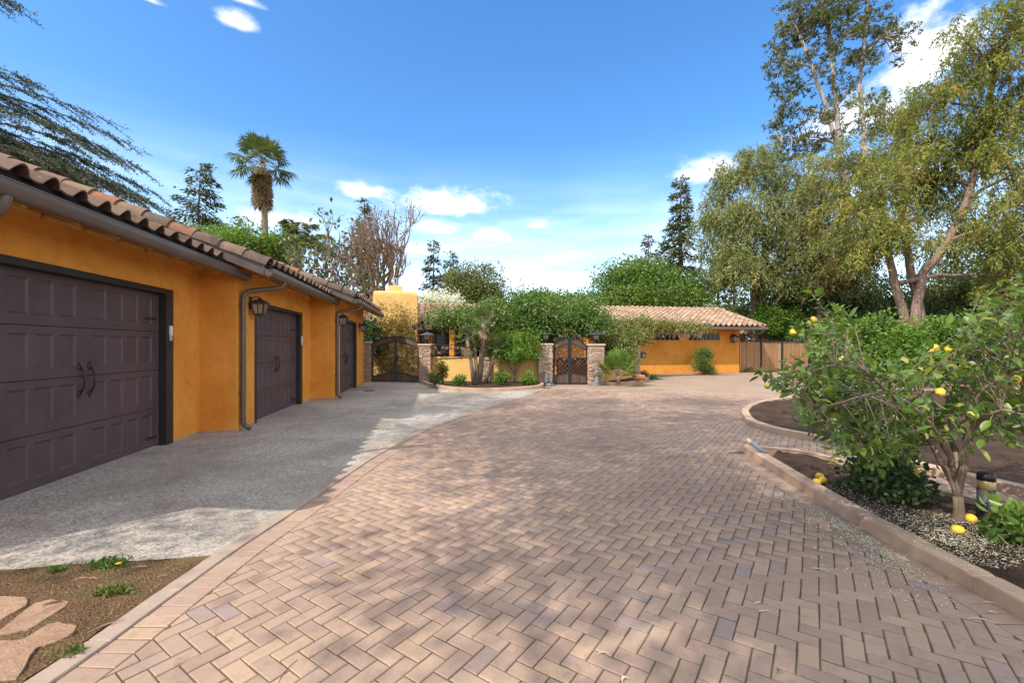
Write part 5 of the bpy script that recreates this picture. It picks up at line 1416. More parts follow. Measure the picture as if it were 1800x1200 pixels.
def fan_palm(name, label, base, trunk, tr, R, n_green, n_dead, seed, pet=.9, skirt=1.0, cat='palm', group=None, droop=.35, mats=None, dead_len=1.0, low=-.35, hi=1.4):
    r = np.random.default_rng(seed); base = Vector(base); t = thing(name, label, cat, base, group)
    wood = MB(); top = Vector(trunk[-1]); wood.tube([Vector(q) for q in trunk], tr, 10); wood.build('trunk', M_palmbark, t, True)
    st_ = MB(); g = Leaves(); dd = Leaves()
    for k in range(n_green):
        el = low + (hi-low)*((k+.5)/n_green)**.9; a = k*2.39996 + r.normal(0,.2); d = np.array((math.cos(a)*math.cos(el), math.sin(a)*math.cos(el), math.sin(el)))
        fan_frond(g, None, st_, top+Vector((0,0,.1*R)), d, R*pet*r.uniform(.85,1.1), R*.62*r.uniform(.85,1.1), r, 24, droop*(1.3-.5*max(0,el)), .55)
    for k in range(n_dead):
        a = r.random()*6.28; z = -skirt*r.random()**.8; d = np.array((math.cos(a)*.35, math.sin(a)*.35, -1.0)); fan_frond(dd, None, st_, top+Vector((0,0,z)), d, R*.35, R*.55*dead_len, r, 14, .3, .5)
    st_.build('leaf_stalks', M_palmbark, t); g.build('fronds', (mats or (G_palm,))[0], t)
    if n_dead: dd.build('dead_fronds', G_dead, t)
    return t
def bare_tree(name, label, base, h, seed, trunk_r=.22, depth_=6, spread=.55, mat=None, leaves=None, n0=3, lean=(0,0), group=None, up=.25):
    r = np.random.default_rng(seed); base = Vector(base); t = thing(name, label, 'tree', base, group); wood = MB(); ends = []
    def grow(p, d, L, rad, lev):
        q = p + d*L; mid = p + d*L*.5 + Vector(r.normal(0,.07*L,3)); wood.tube([p, mid, q], [rad, rad*.85, rad*.7], 6 if lev < 3 else 4, False)
        if lev >= depth_ or L < .15: ends.append(q); return
        for k in range(2 if r.random() < .7 else 3):
            nd = (d + Vector(r.normal(0, spread, 3)) + UP*up*.5).normalized(); grow(q, nd, L*r.uniform(.62,.9), rad*.68, lev+1)
        if lev >= depth_-2: ends.append(q)
    for k in range(n0): grow(base, (UP + Vector((lean[0],lean[1],0)) + Vector(r.normal(0,.28,3))).normalized(), h*.27, trunk_r, 0)
    wood.build('branches', mat or M_twig, t)
    if leaves:
        n, sz, fm, sc = leaves; E = np.array([tuple(e) for e in ends]); k = r.integers(0, len(E), n); lv = Leaves(); lv.add(E[k]+r.normal(0,sc,(n,3)), unit(n,r)+np.array((0,0,-.4)), sz, sz*.55, r); lv.build('leaves', fm, t)
    return t
def shrub(name, label, base, blobs, mat, n_clump, per, clump_r, leaf, seed, cat='shrub', group=None, stems=5, droop=.15, tone=.5, flowers=None, oval=True, bark_=None, tr=.03):
    base = Vector(base); r = np.random.default_rng(seed); paths = [[base + Vector((r.normal(0,.05),r.normal(0,.05),0)), base.lerp(Vector(blobs[k % len(blobs)][0]), .5)+Vector(r.normal(0,.08,3)), Vector(blobs[k % len(blobs)][0])] for k in range(stems)]
    return broad_tree(name, label, cat, base, 1, blobs, (bark_ or M_bark, mat), tr, n_clump, per, clump_r, leaf, droop, seed, trunk_paths=paths, group=group, tone=tone, flowers=flowers, branch_r=.006, leaf_part='foliage', oval=oval)
def B(px, py, D, rx, rz, ry=None):
    """blob centred where the photo shows it, radii in photo pixels (across, up) and metres deep"""
    return (at(px, py, D), (rx/F*D, ry if ry else rx/F*D, rz/F*D))

# ------------------------------------------------------------------ far trees, left to right
cedar_base = Vector((-13.2, 12.2, 0))
def cedar():
    r = np.random.default_rng(11); t = thing('cedar_tree', 'dark blue green cedar with long sweeping branches above the garage roof', 'cedar', cedar_base); wood = MB(); lv = Leaves()
    wood.tube([cedar_base + UP*z + Vector((r.normal(0,.05), r.normal(0,.05), 0)) for z in (0,3,6,9,12,15,17)], [.5,.42,.36,.29,.2,.1,.03], 10)
    fwd = Vector((CT, -ST, 0))
    # limbs that reach into the picture: end points as the photo shows them
    tips = [((262,303),11.0), ((270,275),11.4), ((250,298),12.0), ((225,228),11.2), ((215,330),10.6), ((288,366),10.9), ((262,352),11.6), ((240,372),11.0), ((196,300),11.8),
            ((150,245),10.6), ((86,160),10.4), ((52,152),10.9), ((66,28),10.0), ((20,18),10.6), ((285,345),12.2), ((180,262),12.4), ((230,345),12.6), ((160,330),12.8), ((300,372),11.6), ((120,300),12.2),
            ((200,345),11.5),((140,318),11.6),((100,290),11.2),((255,365),12.8),((60,282),11.9),((30,240),11.4)]
    for (px, py), D in tips:
        tip = at(px, py, D); z0 = tip.z + (tip.xy-cedar_base.xy).length*r.uniform(.18,.34); z0 = min(z0, 15); root = cedar_base + UP*z0*.96
        mid = root.lerp(tip, .55) + UP*(.14*(tip-root).length); pts_ = bez(root, mid, tip, 16)
        wood.tube(pts_, [max(.005, .05*(1-i/16)**1.3) for i in range(17)], 6, False)
        # hanging whips along the outer two thirds
        for k in range(34 if py > 285 else 24 if py > 240 else 12):
            u = r.uniform(.3,.97); i = int(u*16); p0 = pts_[i]; dirn = (pts_[min(i+1,16)]-pts_[i-1]).normalized()
            sdv = Vector((-dirn.y, dirn.x, 0))*r.normal(0,.45); L = r.uniform(.5,1.5)*(1.15-u*.7)
            e = p0 + (dirn*.9+sdv)*L + UP*(-.28*L*r.uniform(.6,1.4)); wp = bez(p0, p0.lerp(e,.5)+UP*.08*L, e, 5); wood.tube(wp, [.014,.011,.009,.007,.005,.003], 4, False)
            n = int(95*L)+12; uu = r.random(n)*5; ii = np.minimum(uu.astype(int),4); fr = (uu-ii)[:,None]; WP = np.array([tuple(q) for q in wp]); P = WP[ii]*(1-fr)+WP[ii+1]*fr + r.normal(0,.022,(n,3))
            lv.add(P, np.array(dirn)*.5+unit(n,r), .06*r.uniform(.6,1.3,n), .019, r)
        n = 240; uu = r.uniform(4,16,n); ii = np.minimum(uu.astype(int),15); fr = (uu-ii)[:,None]; WP = np.array([tuple(q) for q in pts_]); P = WP[ii]*(1-fr)+WP[ii+1]*fr+r.normal(0,.035,(n,3)); lv.add(P, unit(n,r), .065, .022, r)
    # the rest of the tree
    for lev in range(15):
        z = 4+lev*.85
        for k in range(4):
            a = r.random()*6.28; L = 6.2*(1-(z-3)/16)*r.uniform(.7,1.1); d = Vector((math.cos(a), math.sin(a), 0))
            if d.dot(fwd) > -.25: continue
            root = cedar_base+UP*z; tip = root+d*L-UP*.18*L; pts_ = bez(root, root.lerp(tip,.5)+UP*.1*L, tip, 8); wood.tube(pts_, [max(.008,.06*(1-i/8)) for i in range(9)], 5, False)
            n = 420; uu = r.uniform(1.5,8,n); ii = np.minimum(uu.astype(int),7); fr = (uu-ii)[:,None]; WP = np.array([tuple(q) for q in pts_]); sd = np.array((-d.y,d.x,0)); P = WP[ii]*(1-fr)+WP[ii+1]*fr + sd*r.normal(0,.5,n)[:,None] - np.array((0,0,1.0))*np.abs(r.normal(0,.18,n))[:,None]
            lv.add(P, np.array(d)+unit(n,r)*.9, .22, .07, r)
    wood.build('trunk', bark('dark cedar bark', (.045,.035,.03), (.10,.08,.065)), t, True); lv.build('crown', G_cedar, t)
cedar()
far = 'conifers behind the garage and house'
conifer('conifer_tree', 'open branched dark conifer left of the tall fan palm', at(350,608,40).xy.to_3d(), 18.2, 4.7, (M_bark, G_con), 21, 36, .3, .12, 1.5, 80, .62, .15, group=far, ln=.5)
conifer('conifer_tree', 'small dark conifer just left of the fan palm trunk', at(428,608,46).xy.to_3d(), 15.2, 3.3, (M_bark, G_con), 22, 28, .3, .1, 1.3, 60, .7, .12, group=far, ln=.5)
pb_ = at(467,608,36).xy.to_3d(); ptop = at(461,290,36)
fan_palm('fan_palm', 'tall fan palm with brown skirt of dead fronds against the sky', pb_, [pb_, pb_.lerp(ptop,.5)+Vector((.15,0,0)), pb_.lerp(ptop,.8)+Vector((.1,0,0)), ptop], [.36,.28,.24,.26], 1.75, 36, 60, 31, .9, 2.4, droop=.28, low=-.75, hi=1.4)
broad_tree('bright_tree', 'bright lime green tree showing over the garage roof', 'tree', at(430,608,30).xy.to_3d(), 4, [B(385,425,30,34,22), B(430,430,29,40,24), B(470,438,30,34,24), B(490,450,31,26,18), B(350,410,31,26,16)], (M_bark, G_lime), .2, 130, 110, .5, (.2,.1), .15, 41, tone=.55)
def feather_palm(name, label, top, n, L, seed, base, cat='palm'):
    r = np.random.default_rng(seed); t = thing(name, label, cat, base); m = MB(); m.tube([base, Vector(base).lerp(top,.5), top], [.2,.17,.16], 8); m.build('trunk', M_palmbark, t, True); ra_ = MB(); lv = Leaves()
    for k in range(n):
        a = k*2.4+r.normal(0,.2); el = r.uniform(.1,1.35); d = Vector((math.cos(a)*math.cos(el), math.sin(a)*math.cos(el), math.sin(el))); ho = Vector((d.x,d.y,0)); e = top+d*L*.75+ho*L*.35-UP*L*.5*(1-el/1.7); pts_ = bez(top, top+d*L*.6, e, 12); ra_.tube(pts_, [.03*(1-i/13) for i in range(13)], 4, False)
        WP = np.array([tuple(q) for q in pts_]); q = 90; uu = np.linspace(1.2,12,q); ii = np.minimum(uu.astype(int),11); fr = (uu-ii)[:,None]; P = WP[ii]*(1-fr)+WP[ii+1]*fr; T = WP[ii+1]-WP[ii]; T /= np.linalg.norm(T,axis=1)[:,None]; S = np.cross(T,(0,0,1.0)); S /= np.maximum(.05,np.linalg.norm(S,axis=1))[:,None]
        for sg in (-1,1): lv.add(P, S*sg*.8+T*.45+np.array((0,0,-.55))+r.normal(0,.15,(q,3)), L*.26*r.uniform(.8,1.1,q), L*.022, r)
    ra_.build('leaf_stalks', M_palmbark, t); lv.build('fronds', G_palm, t)
feather_palm('feather_palm', 'green feather palm with arching fronds behind the garage roof', at(524,432,33), 16, 3.0, 33, at(524,608,33).xy.to_3d())
bare_tree('bare_tree', 'bare grey branched tree with a few drooping leaves behind the middle bay', at(566,608,31).xy.to_3d(), 9.4, 51, .17, 6, .42, leaves=(1500,.35,G_palm,.5), n0=3)
bare_tree('bare_tree', 'wide bare brown twigged tree with dry seed clusters left of the chimney', at(655,608,30).xy.to_3d(), 10.6, 57, .24, 7, .36, leaves=(2000,.13,G_brown,.35), n0=3, mat=bark('brown twig', (.12,.085,.06), (.25,.18,.125)), up=.7)
conifer('conifer_tree', 'narrow dark conifer behind the bare brown tree', at(641,608,48).xy.to_3d(), 17.6, 2.3, (M_bark, G_con), 23, 30, .35, .12, 1.0, 50, .6, .05, group=far, ln=.5)
conifer('conifer_tree', 'taller slim conifer right of the chimney', at(762,608,52).xy.to_3d(), 14.3, 2.6, (M_bark, G_con), 24, 26, .2, .1, 1.1, 46, .6, .12, group=far, ln=.5)
conifer('conifer_tree', 'shorter slim conifer beside the taller one right of the chimney', at(791,608,50).xy.to_3d(), 12.4, 2.4, (M_bark, G_con), 25, 26, .2, .1, 1.1, 46, .6, .12, group=far, ln=.5)
broad_tree('blossom_tree', 'white blossoming tree behind the ridge right of the chimney', 'tree', at(765,608,36).xy.to_3d(), 2.8, [B(750,528,36,24,10), B(782,527,36,24,11), B(800,533,36,14,8)], (M_twig, G_white), .14, 70, 45, .4, (.16,.12), .1, 42, tone=.5)
broad_tree('olive_tree', 'olive green open crowned tree right of the slim conifers', 'tree', at(838,608,42).xy.to_3d(), 4, [B(815,495,42,26,20), B(850,485,42,24,22), B(838,520,42,40,22), B(868,505,42,16,18), B(800,515,42,16,20)], (M_bark, G_olive), .2, 110, 110, .65, (.26,.13), .2, 43)
broad_tree('hedge_tree', 'rounded green tree just above the ridge behind the climbing roses', 'tree', at(1000,608,40).xy.to_3d(), 2.5, [B(965,532,40,30,14), B(1010,530,41,30,16), B(1045,534,40,24,14)], (M_bark, G_mid), .16, 80, 90, .6, (.24,.13), .2, 44)
broad_tree('broadleaf_tree', 'dense bright green broadleaf tree rising behind the house roof', 'tree', at(1150,608,34).xy.to_3d(), 3.2, [B(1085,500,34,30,28), B(1120,490,34,32,26), B(1160,495,34,36,28), B(1200,510,34,36,24), B(1150,525,33.5,80,22), B(1228,520,34,20,20), B(1075,525,34,24,16)], (M_bark, G_mid), .26, 260, 120, .62, (.22,.12), .2, 45, tone=.55)
m = MB(); m.tube([at(1104,608,62).xy.to_3d(), at(1104,453,62)], [.16,.12], 8); t = thing('utility_pole', 'thin dark utility pole top above the broadleaf tree', 'pole', at(1104,608,62).xy.to_3d()); m.build('pole', M_twig, t)
m = MB(); p = at(1104,459,62); m.beam(p+Vector((-.9,0,0)), p+Vector((.9,0,0)), .1,.12); m.build('crossarm', M_twig, t)
conifer('rusty_conifer', 'thin rusty brown dying conifer left of the tall redwood', at(1140,608,52).xy.to_3d(), 15.0, 2.8, (M_bark, G_rust), 26, 26, .3, .05, 1.1, 44, .5, .35, ln=.5)
conifer('redwood_tree', 'tall narrow redwood beside the first gum trees', at(1196,608,46).xy.to_3d(), 19.2, 3.9, (M_bark, G_redw), 27, 56, .12, .30, 1.1, 60, .7, .0, cat='redwood', ln=.5, trunk_r=.42)
conifer('thin_conifer', 'thin brown trunked conifer just right of the redwood', at(1262,608,44).xy.to_3d(), 12.5, 2.2, (M_eucbark, G_redw), 28, 24, .15, .2, 1.0, 40, .5, .3, ln=.5)
conifer('thin_conifer', 'second thin brown trunked conifer left of the twin gum trunks', at(1290,608,42).xy.to_3d(), 11.5, 2.2, (M_eucbark, G_redw), 29, 22, .12, .2, 1.0, 40, .5, .3, ln=.5)
broad_tree('background_tree', 'olive green low tree behind the right end of the house roof', 'tree', at(1300,608,40).xy.to_3d(), 2, [B(1270,550,40,24,18), B(1305,548,40,24,20), B(1345,555,38,30,24), B(1360,585,37,34,20), B(1310,580,40,30,20)], (M_bark, G_olive), .2, 110, 100, .55, (.24,.12), .2, 46)
# ------------------------------------------------------------------ gum trees on the right
broad_tree('gum_tree', 'twin trunked gum tree with hanging grey green foliage behind the house end', 'gum tree', at(1332,608,33).xy.to_3d(), 8,
  [B(1262,330,34,26,40), B(1300,300,33,32,36), B(1345,290,33,36,34), B(1395,310,33,40,36), B(1290,390,32,40,44), B(1250,410,33,26,40), B(1345,380,31,40,50), B(1395,390,32,36,46), B(1300,455,31,40,44), B(1365,470,31,36,50), B(1262,470,33,28,30), B(1420,350,33,30,40)],
  (M_eucbark, G_eucd), .40, 300, 185, .5, (.26,.07), .55, 61, tone=.5, hang=1.5, sag=1.0,
  trunk_paths=[[mk(1326,33), at(1326,520,33), at(1322,450,33), at(1300,370,33)], [mk(1341,33), at(1340,520,33), at(1345,440,33), at(1372,350,33)]])
broad_tree('gum_tree', 'very tall airy gum tree with pale upright limbs against the sky', 'gum tree', at(1500,608,40).xy.to_3d(), 14,
  [B(1395,40,40,40,46), B(1440,20,40,46,50), B(1500,-30,40,46,60), B(1375,110,40,30,50), B(1430,120,40,36,40), B(1380,190,40,28,44), B(1420,240,40,36,40), B(1470,190,40,36,50), B(1520,110,40,36,60), B(1560,60,40,36,50), B(1480,70,40,40,50), B(1540,200,40,30,50), B(1570,290,40,40,50), B(1450,300,40,30,40), B(1375,250,40,24,30), B(1530,-110,40,60,60), B(1440,-100,40,50,50)],
  (M_eucpale, G_euc), .27, 580, 84, .42, (.28,.095), .3, 62, tone=.3, hang=.95, sag=.35,
  trunk_paths=[[mk(1478,40), at(1480,420,40), at(1478,280,40), at(1450,180,40), at(1405,60,40)], [mk(1490,40), at(1488,330,40), at(1470,200,40), at(1462,90,40), at(1440,-40,40)], [mk(1520,40), at(1528,420,40), at(1520,260,40), at(1512,150,40), at(1530,-60,40)]], branch_r=.03)
broad_tree('gum_tree', 'huge leaning gum tree with peeling trunk behind the lemon tree', 'gum tree', mk(1612,23), 6,
  [B(1560,330,23,50,50), B(1600,260,24,60,60), B(1540,420,23,50,50), B(1590,400,22.5,46,44), B(1660,180,23,50,60), B(1720,100,22,60,70), B(1780,60,21,60,80), B(1760,200,22,60,70), B(1700,260,24,60,60), B(1800,300,21,60,70), B(1760,400,21.5,70,60), B(1690,420,24,50,50), B(1830,180,21,60,80), B(1640,320,25,60,60), B(1580,210,26,50,50), B(1480,380,25,40,50), B(1790,490,22,60,40), B(1860,400,21,60,60), B(1500,300,26,40,44)],
  (M_eucbark, G_euc2), .25, 540, 190, .45, (.22,.058), .5, 63, tone=.45, hang=1.25, sag=.85,
  trunk_paths=[[mk(1606,23), at(1608,560,23), at(1622,480,23), at(1668,425,23), at(1700,350,23), at(1730,240,23), at(1760,80,22.5)], [mk(1590,23.3), at(1592,560,23.3), at(1572,500,23.3), at(1556,420,23.4), at(1545,330,24)], [mk(1622,23.2), at(1618,550,23.2), at(1600,470,23.4), at(1585,380,24), at(1600,260,24.5)]])
broad_tree('gum_tree', 'gold green drooping gum tree in front of the tall airy one', 'gum tree', mk(1440,30), 6,
  [B(1440,360,30,40,44), B(1470,420,30,40,44), B(1420,430,30,36,46), B(1500,460,29,40,40), B(1450,480,29,40,36), B(1395,440,31,26,40)],
  (M_eucbark, G_euc), .26, 180, 170, .5, (.25,.065), .5, 64, tone=.55, hang=1.4, sag=.95)
grp = 'trees massed behind the garden bank'
broad_tree('screen_tree', 'dark evergreen mass behind the board fence', 'tree', mk(1420,34), 3, [B(1400,510,34,50,36), B(1450,500,34,46,40), B(1430,560,32,60,40), B(1370,540,34,26,40)], (M_bark, G_dark), .2, 190, 120, .6, (.24,.13), .3, 65, group=grp)
broad_tree('screen_tree', 'dark shadowy evergreen below the leaning gum tree', 'tree', mk(1530,33), 3, [B(1500,530,33,46,46), B(1560,540,33,46,46), B(1525,590,31,60,36), B(1480,590,31,40,36)], (M_bark, G_dark), .2, 190, 110, .6, (.24,.13), .3, 66, group=grp, tone=.6)
broad_tree('screen_tree', 'olive brown thicket right of the leaning gum trunk', 'tree', mk(1720,30), 3, [B(1680,530,30,50,50), B(1740,520,29,50,46), B(1800,530,28,50,46), B(1700,590,28,70,40), B(1790,600,27,60,40), B(1850,560,28,50,60), B(1640,580,31,40,30)], (M_bark, G_olive), .2, 260, 120, .6, (.22,.11), .35, 67, group=grp, tone=.3)
broad_tree('screen_tree', 'far thicket filling the gaps at the right edge', 'tree', mk(1830,45), 4, [B(1760,500,46,90,70), B(1860,470,44,90,90), B(1660,540,48,80,50), B(1560,560,50,80,40), B(1960,480,40,100,100)], (M_bark, G_dark), .3, 260, 110, 1.0, (.45,.22), .3, 68, group=grp, tone=.7)
for k, (px, py, D, rx, rz, lab, mt_, tn) in enumerate([
   (1385,568,31.5,34,34,'yellow green ivy covered shrub right of the board fence', G_lime, .45), (1432,590,31,34,36,'leafy green shrub behind the far end of the drive', G_mid, .6),
   (1480,600,20,44,34,'bright green rounded shrub left of the gum trunks', G_mid, .7), (1545,600,18.5,46,36,'glossy green shrub in front of the gum trunks', G_mid, .55),
   (1590,612,17.5,34,28,'low bright green shrub under the leaning gum', G_lime, .35), (1660,600,18,46,40,'leafy shrub right of the gum trunk base', G_mid, .5), (1740,600,17,56,44,'broad green shrub behind the lemon crown', G_mid, .4), (1820,600,16.5,50,50,'green shrub at the right edge behind the lemon crown', G_mid, .5),
   (1350,560,31,20,22,'small light green shrub at the gum tree foot', G_lime, .4)]):
    shrub('shrub', lab, mk(px, D, .05), [B(px-rx*.4,py,D,rx*.6,rz*.8), B(px+rx*.4,py+4,D,rx*.6,rz*.7), B(px,py-rz*.4,D,rx*.6,rz*.6), B(px,py+rz*.5,D-.3,rx*.7,rz*.5)], mt_, 90, 75, .33, (.15,.085), 300+k, group='shrubs along the garden bank', tone=tn)

# ------------------------------------------------------------------ plants of the front yard
rose = thing('climbing_rose', 'huge rambling pale pink climbing rose heaped over the pergola', 'climber', mk(900, 19.5))
def climber(t, blobs, mat, n_clump, per, cr, leaf, seed, flowers=None, droop=.3, stems=(), oval=False, tone=.5, fz=None):
    r = np.random.default_rng(seed); lv = Leaves(); C_, _ = in_blobs(blobs, n_clump, r, 3)
    for c in C_:
        n = int(per*r.uniform(.5,1.4)); q = r.normal(0,cr,(n,3)); ct = tone+r.normal(0,.17); lv.add(c+q, unit(n,r)*(1-droop)+np.array((0,0,-droop))+q/cr*.12, leaf[0]*r.uniform(.6,1.3,n), leaf[1]*r.uniform(.7,1.2,n), r, np.clip(ct+r.normal(0,.16,n),0,1), oval)
    lv.build('foliage', mat, t)
    if flowers:
        n, sz, fm = flowers; f = Leaves(); P, _ = in_blobs(blobs, n, r, 8); k = 8; P = np.repeat(P,k,0)+r.normal(0,sz*.5,(n*k,3)); f.add(P, unit(n*k,r), sz, sz*.8, r); f.build('blossom', fm, t)
    if stems:
        m = MB()
        for s in stems: m.tube(s, [.035*(1-.6*i/max(1,len(s)-1)) for i in range(len(s))], 6, False)
        m.build('stems', M_twig, t)
climber(rose, [B(788,559,20.4,38,6,.9), B(832,554,20.4,32,10,1.0), B(880,555,20,36,22,1.2), B(925,550,19.8,40,26,1.2), B(975,553,19.8,42,25,1.2), B(1015,558,19.6,38,22,1.1), B(1045,566,19.3,22,20,.9), B(920,570,19.6,70,18,1), B(990,576,19.4,60,14,.9), B(866,572,20,34,10,.9), B(928,529,20.2,26,10,.7)],
  G_rose, 620, 80, .22, (.13,.075), 71, (130,.07,G_pink), stems=[bez(mk(880,19.6,.05), at(876,620,19.7), at(900,560,19.9), 6), bez(mk(985,19.8,.0), at(980,630,19.8), at(985,570,19.7), 6)])
vine = thing('wall_vine', 'sparse yellowing vine climbing the chimney wall behind the drive gate', 'climber', mk(690, 21.5))
climber(vine, [B(670,600,21.6,26,30,.35), B(712,600,21.6,22,40,.35), B(690,640,21.4,40,24,.4), B(700,570,21.8,34,14,.3), B(672,548,21.9,10,22,.2), B(705,548,21.9,12,16,.2)], G_vine, 190, 34, .17, (.10,.055), 72, stems=[bez(mk(690,21.6,.0), at(680,600,21.7), at(671,525,21.9), 7), bez(mk(700,21.6,.0), at(705,600,21.7), at(708,545,21.9), 7), bez(mk(670,21.6), at(664,590,21.7), at(690,560,21.8), 7)])
shrub('shrub', 'dark leafy shrub between the garage end and the chimney', mk(652, 21.6), [B(650,585,21.6,16,18), B(656,605,21.4,14,16)], G_dark, 60, 60, .25, (.14,.08), 73, tone=.85)
wis = thing('wisteria', 'wisteria with pale hanging blooms trained along the house eave', 'climber', mk(1120, 22.5))
climber(wis, [B(1090,571,22.4,20,7,.5), B(1125,570,22.6,24,7,.5), B(1165,571,22.8,26,3.5,.35), B(1205,574,23.0,26,3,.3), B(1237,575,23.1,14,2.5,.3), B(1118,588,22.2,18,10,.5)], G_wist, 240, 44, .17, (.13,.06), 74, droop=.5, stems=[bez(mk(1122,22.2,.0), at(1124,610,22.4), at(1120,580,22.8), 6)])
m = MB(); m.beam(at(1062,572,22.6), at(1250,579,23.6), .06, .08); m.build('support_beam', M_gatewood, wis)
fl2 = Leaves(); r_ = np.random.default_rng(5)
for k in range(46):
    px = r_.uniform(1075,1245); D = 22.3+(px-1062)/188*1.0; p0 = np.array(at(px, 579+r_.uniform(-2,3), D)); n = 40; u = r_.random(n); fl2.add(p0+np.stack([r_.normal(0,.05,n)*(1-u), r_.normal(0,.05,n)*(1-u), -u*.38],1), unit(n,r_), .05, .045, r_)
fl2.build('blossom', foliage('lilac bloom', [(0,(.42,.30,.36)),(1,(.68,.56,.58))], .3), wis)
shrub('climber_hedge', 'yellow green leafy climber heaped on the wall right of the gate pillar', mk(1085, 19.7, .1), [B(1075,605,19.2,18,12), B(1095,600,20,18,14), B(1105,592,20.5,18,12), B(1085,615,19.3,24,10)], G_wist, 90, 60, .22, (.13,.07), 75, cat='climber', tone=.35, flowers=(14,.08,foliage('mauve bloom', [(0,(.36,.27,.34)),(1,(.6,.5,.54))], .3)))
# round headed small tree in the bed
bt_ = gp(905, 672, .1)
Dt = depth(bt_)
broad_tree('round_tree', 'small round headed tree with forked stems in the bed left of the gate', 'tree', bt_, 1.0, [B(878,605,Dt,24,16), B(905,600,Dt,28,16), B(932,606,Dt,20,18), B(905,620,Dt,42,13), B(872,618,Dt,16,12)], (M_twig, G_lime), .045, 190, 60, .16, (.10,.05), .05, 81, tone=.55,
  trunk_paths=[[bt_, at(904,655,Dt), at(886,628,Dt)], [bt_, at(908,652,Dt), at(925,625,Dt)], [bt_, at(905,650,Dt), at(905,620,Dt+.3)]], branch_r=.008)
for k, (px, py, rx, rz, lab, mt_, tn, fl_) in enumerate([(768,662,11,9,'dark rose bush at the left end of the bed', G_rose, .35, (3,.06,G_pink)), (806,668,9,6,'low thin leaved bush in the bed left of the palms', G_rose, .4, None), (882,664,12,11,'rounded glossy bush in the bed right of the palm trunks', G_mid, .5, None), (928,664,10,10,'small rounded bush at the right end of the bed', G_mid, .55, None), (774,646,10,12,'airy reddish rose canes above the dark rose bush', G_vine, .5, (3,.05,G_pink))]):
    D = 17.0; shrub('shrub', lab, mk(px, D, .1), [B(px,py,D,rx,rz), B(px+2,py+4,D,rx*.9,rz*.7)], mt_, 20, 50, .09, (.085,.05), 400+k, group='bushes in the gate bed', tone=tn, flowers=fl_)
# cluster of trunks of small fan palms
pc = mk(848, 17.4, .1)
for k, (bx, tx, ty, R, lab) in enumerate([(833,821,596,.62,'left leaning young fan palm with brown collar'), (838,834,612,.35,'thin straight young fan palm stem'), (842,850,568,.78,'tallest shaggy fan palm of the bed cluster'), (852,872,615,.60,'right leaning fan palm with yellow green leaves')]):
    b0 = mk(bx, 17.3+.12*k, .1); tp = at(tx, ty, 17.3+.12*k); fan_palm('clump_palm', lab, b0, [b0, b0.lerp(tp,.5)+Vector((.03,0,0)), tp], [.085,.07,.065] if k != 2 else [.12,.10,.09], R*.85, 12, 5 if k != 1 else 2, 500+k, .6, .25, group='fan palms in the gate bed', droop=.3, low=-.5)
b0 = mk(1087, 17.9, .1); fan_palm('dwarf_palm', 'short bright fan palm in the bed right of the gate', b0, [b0, b0+UP*.18, b0+UP*.3], [.09,.08,.07], 1.05, 13, 0, 510, .55, .2, low=-.1, droop=.1, mats=(foliage('fresh palm leaf', [(0,(.07,.13,.025)),(.6,(.14,.22,.04)),(1,(.25,.28,.07))], .3),))
b0 = mk(1237, 25.2, .0); shrub('oleander', 'tall feathery green shrub against the house wall', b0, [(b0+UP*.5,(.5,.4,.45)), (b0+UP*1.0+Vector((.0,0,0)),(.4,.35,.35)), (b0+UP*1.25,(.3,.3,.25)), (b0+UP*.25+Vector((.25,0,0)),(.55,.4,.25))], G_rose, 60, 55, .16, (.2,.035), 91, tone=.6, oval=False)
for k, (px, py, lab) in enumerate([(1147,667,'small weed tuft at the tip of the fan palm bed'), (1318,654,'dry grass tuft at the foot of the board fence'), (1257,653,'small weed by the house wall right of the tall shrub'), (1128,660,'succulent clump by the slim stone pillar')]):
    b0 = gp(px, py); shrub('weed_tuft', lab, b0, [(b0+UP*.12,(.25,.2,.12))], G_mid if k != 1 else G_dead, 14, 26, .08, (.14,.03), 95+k, group='weeds by the walls', stems=3, oval=False)
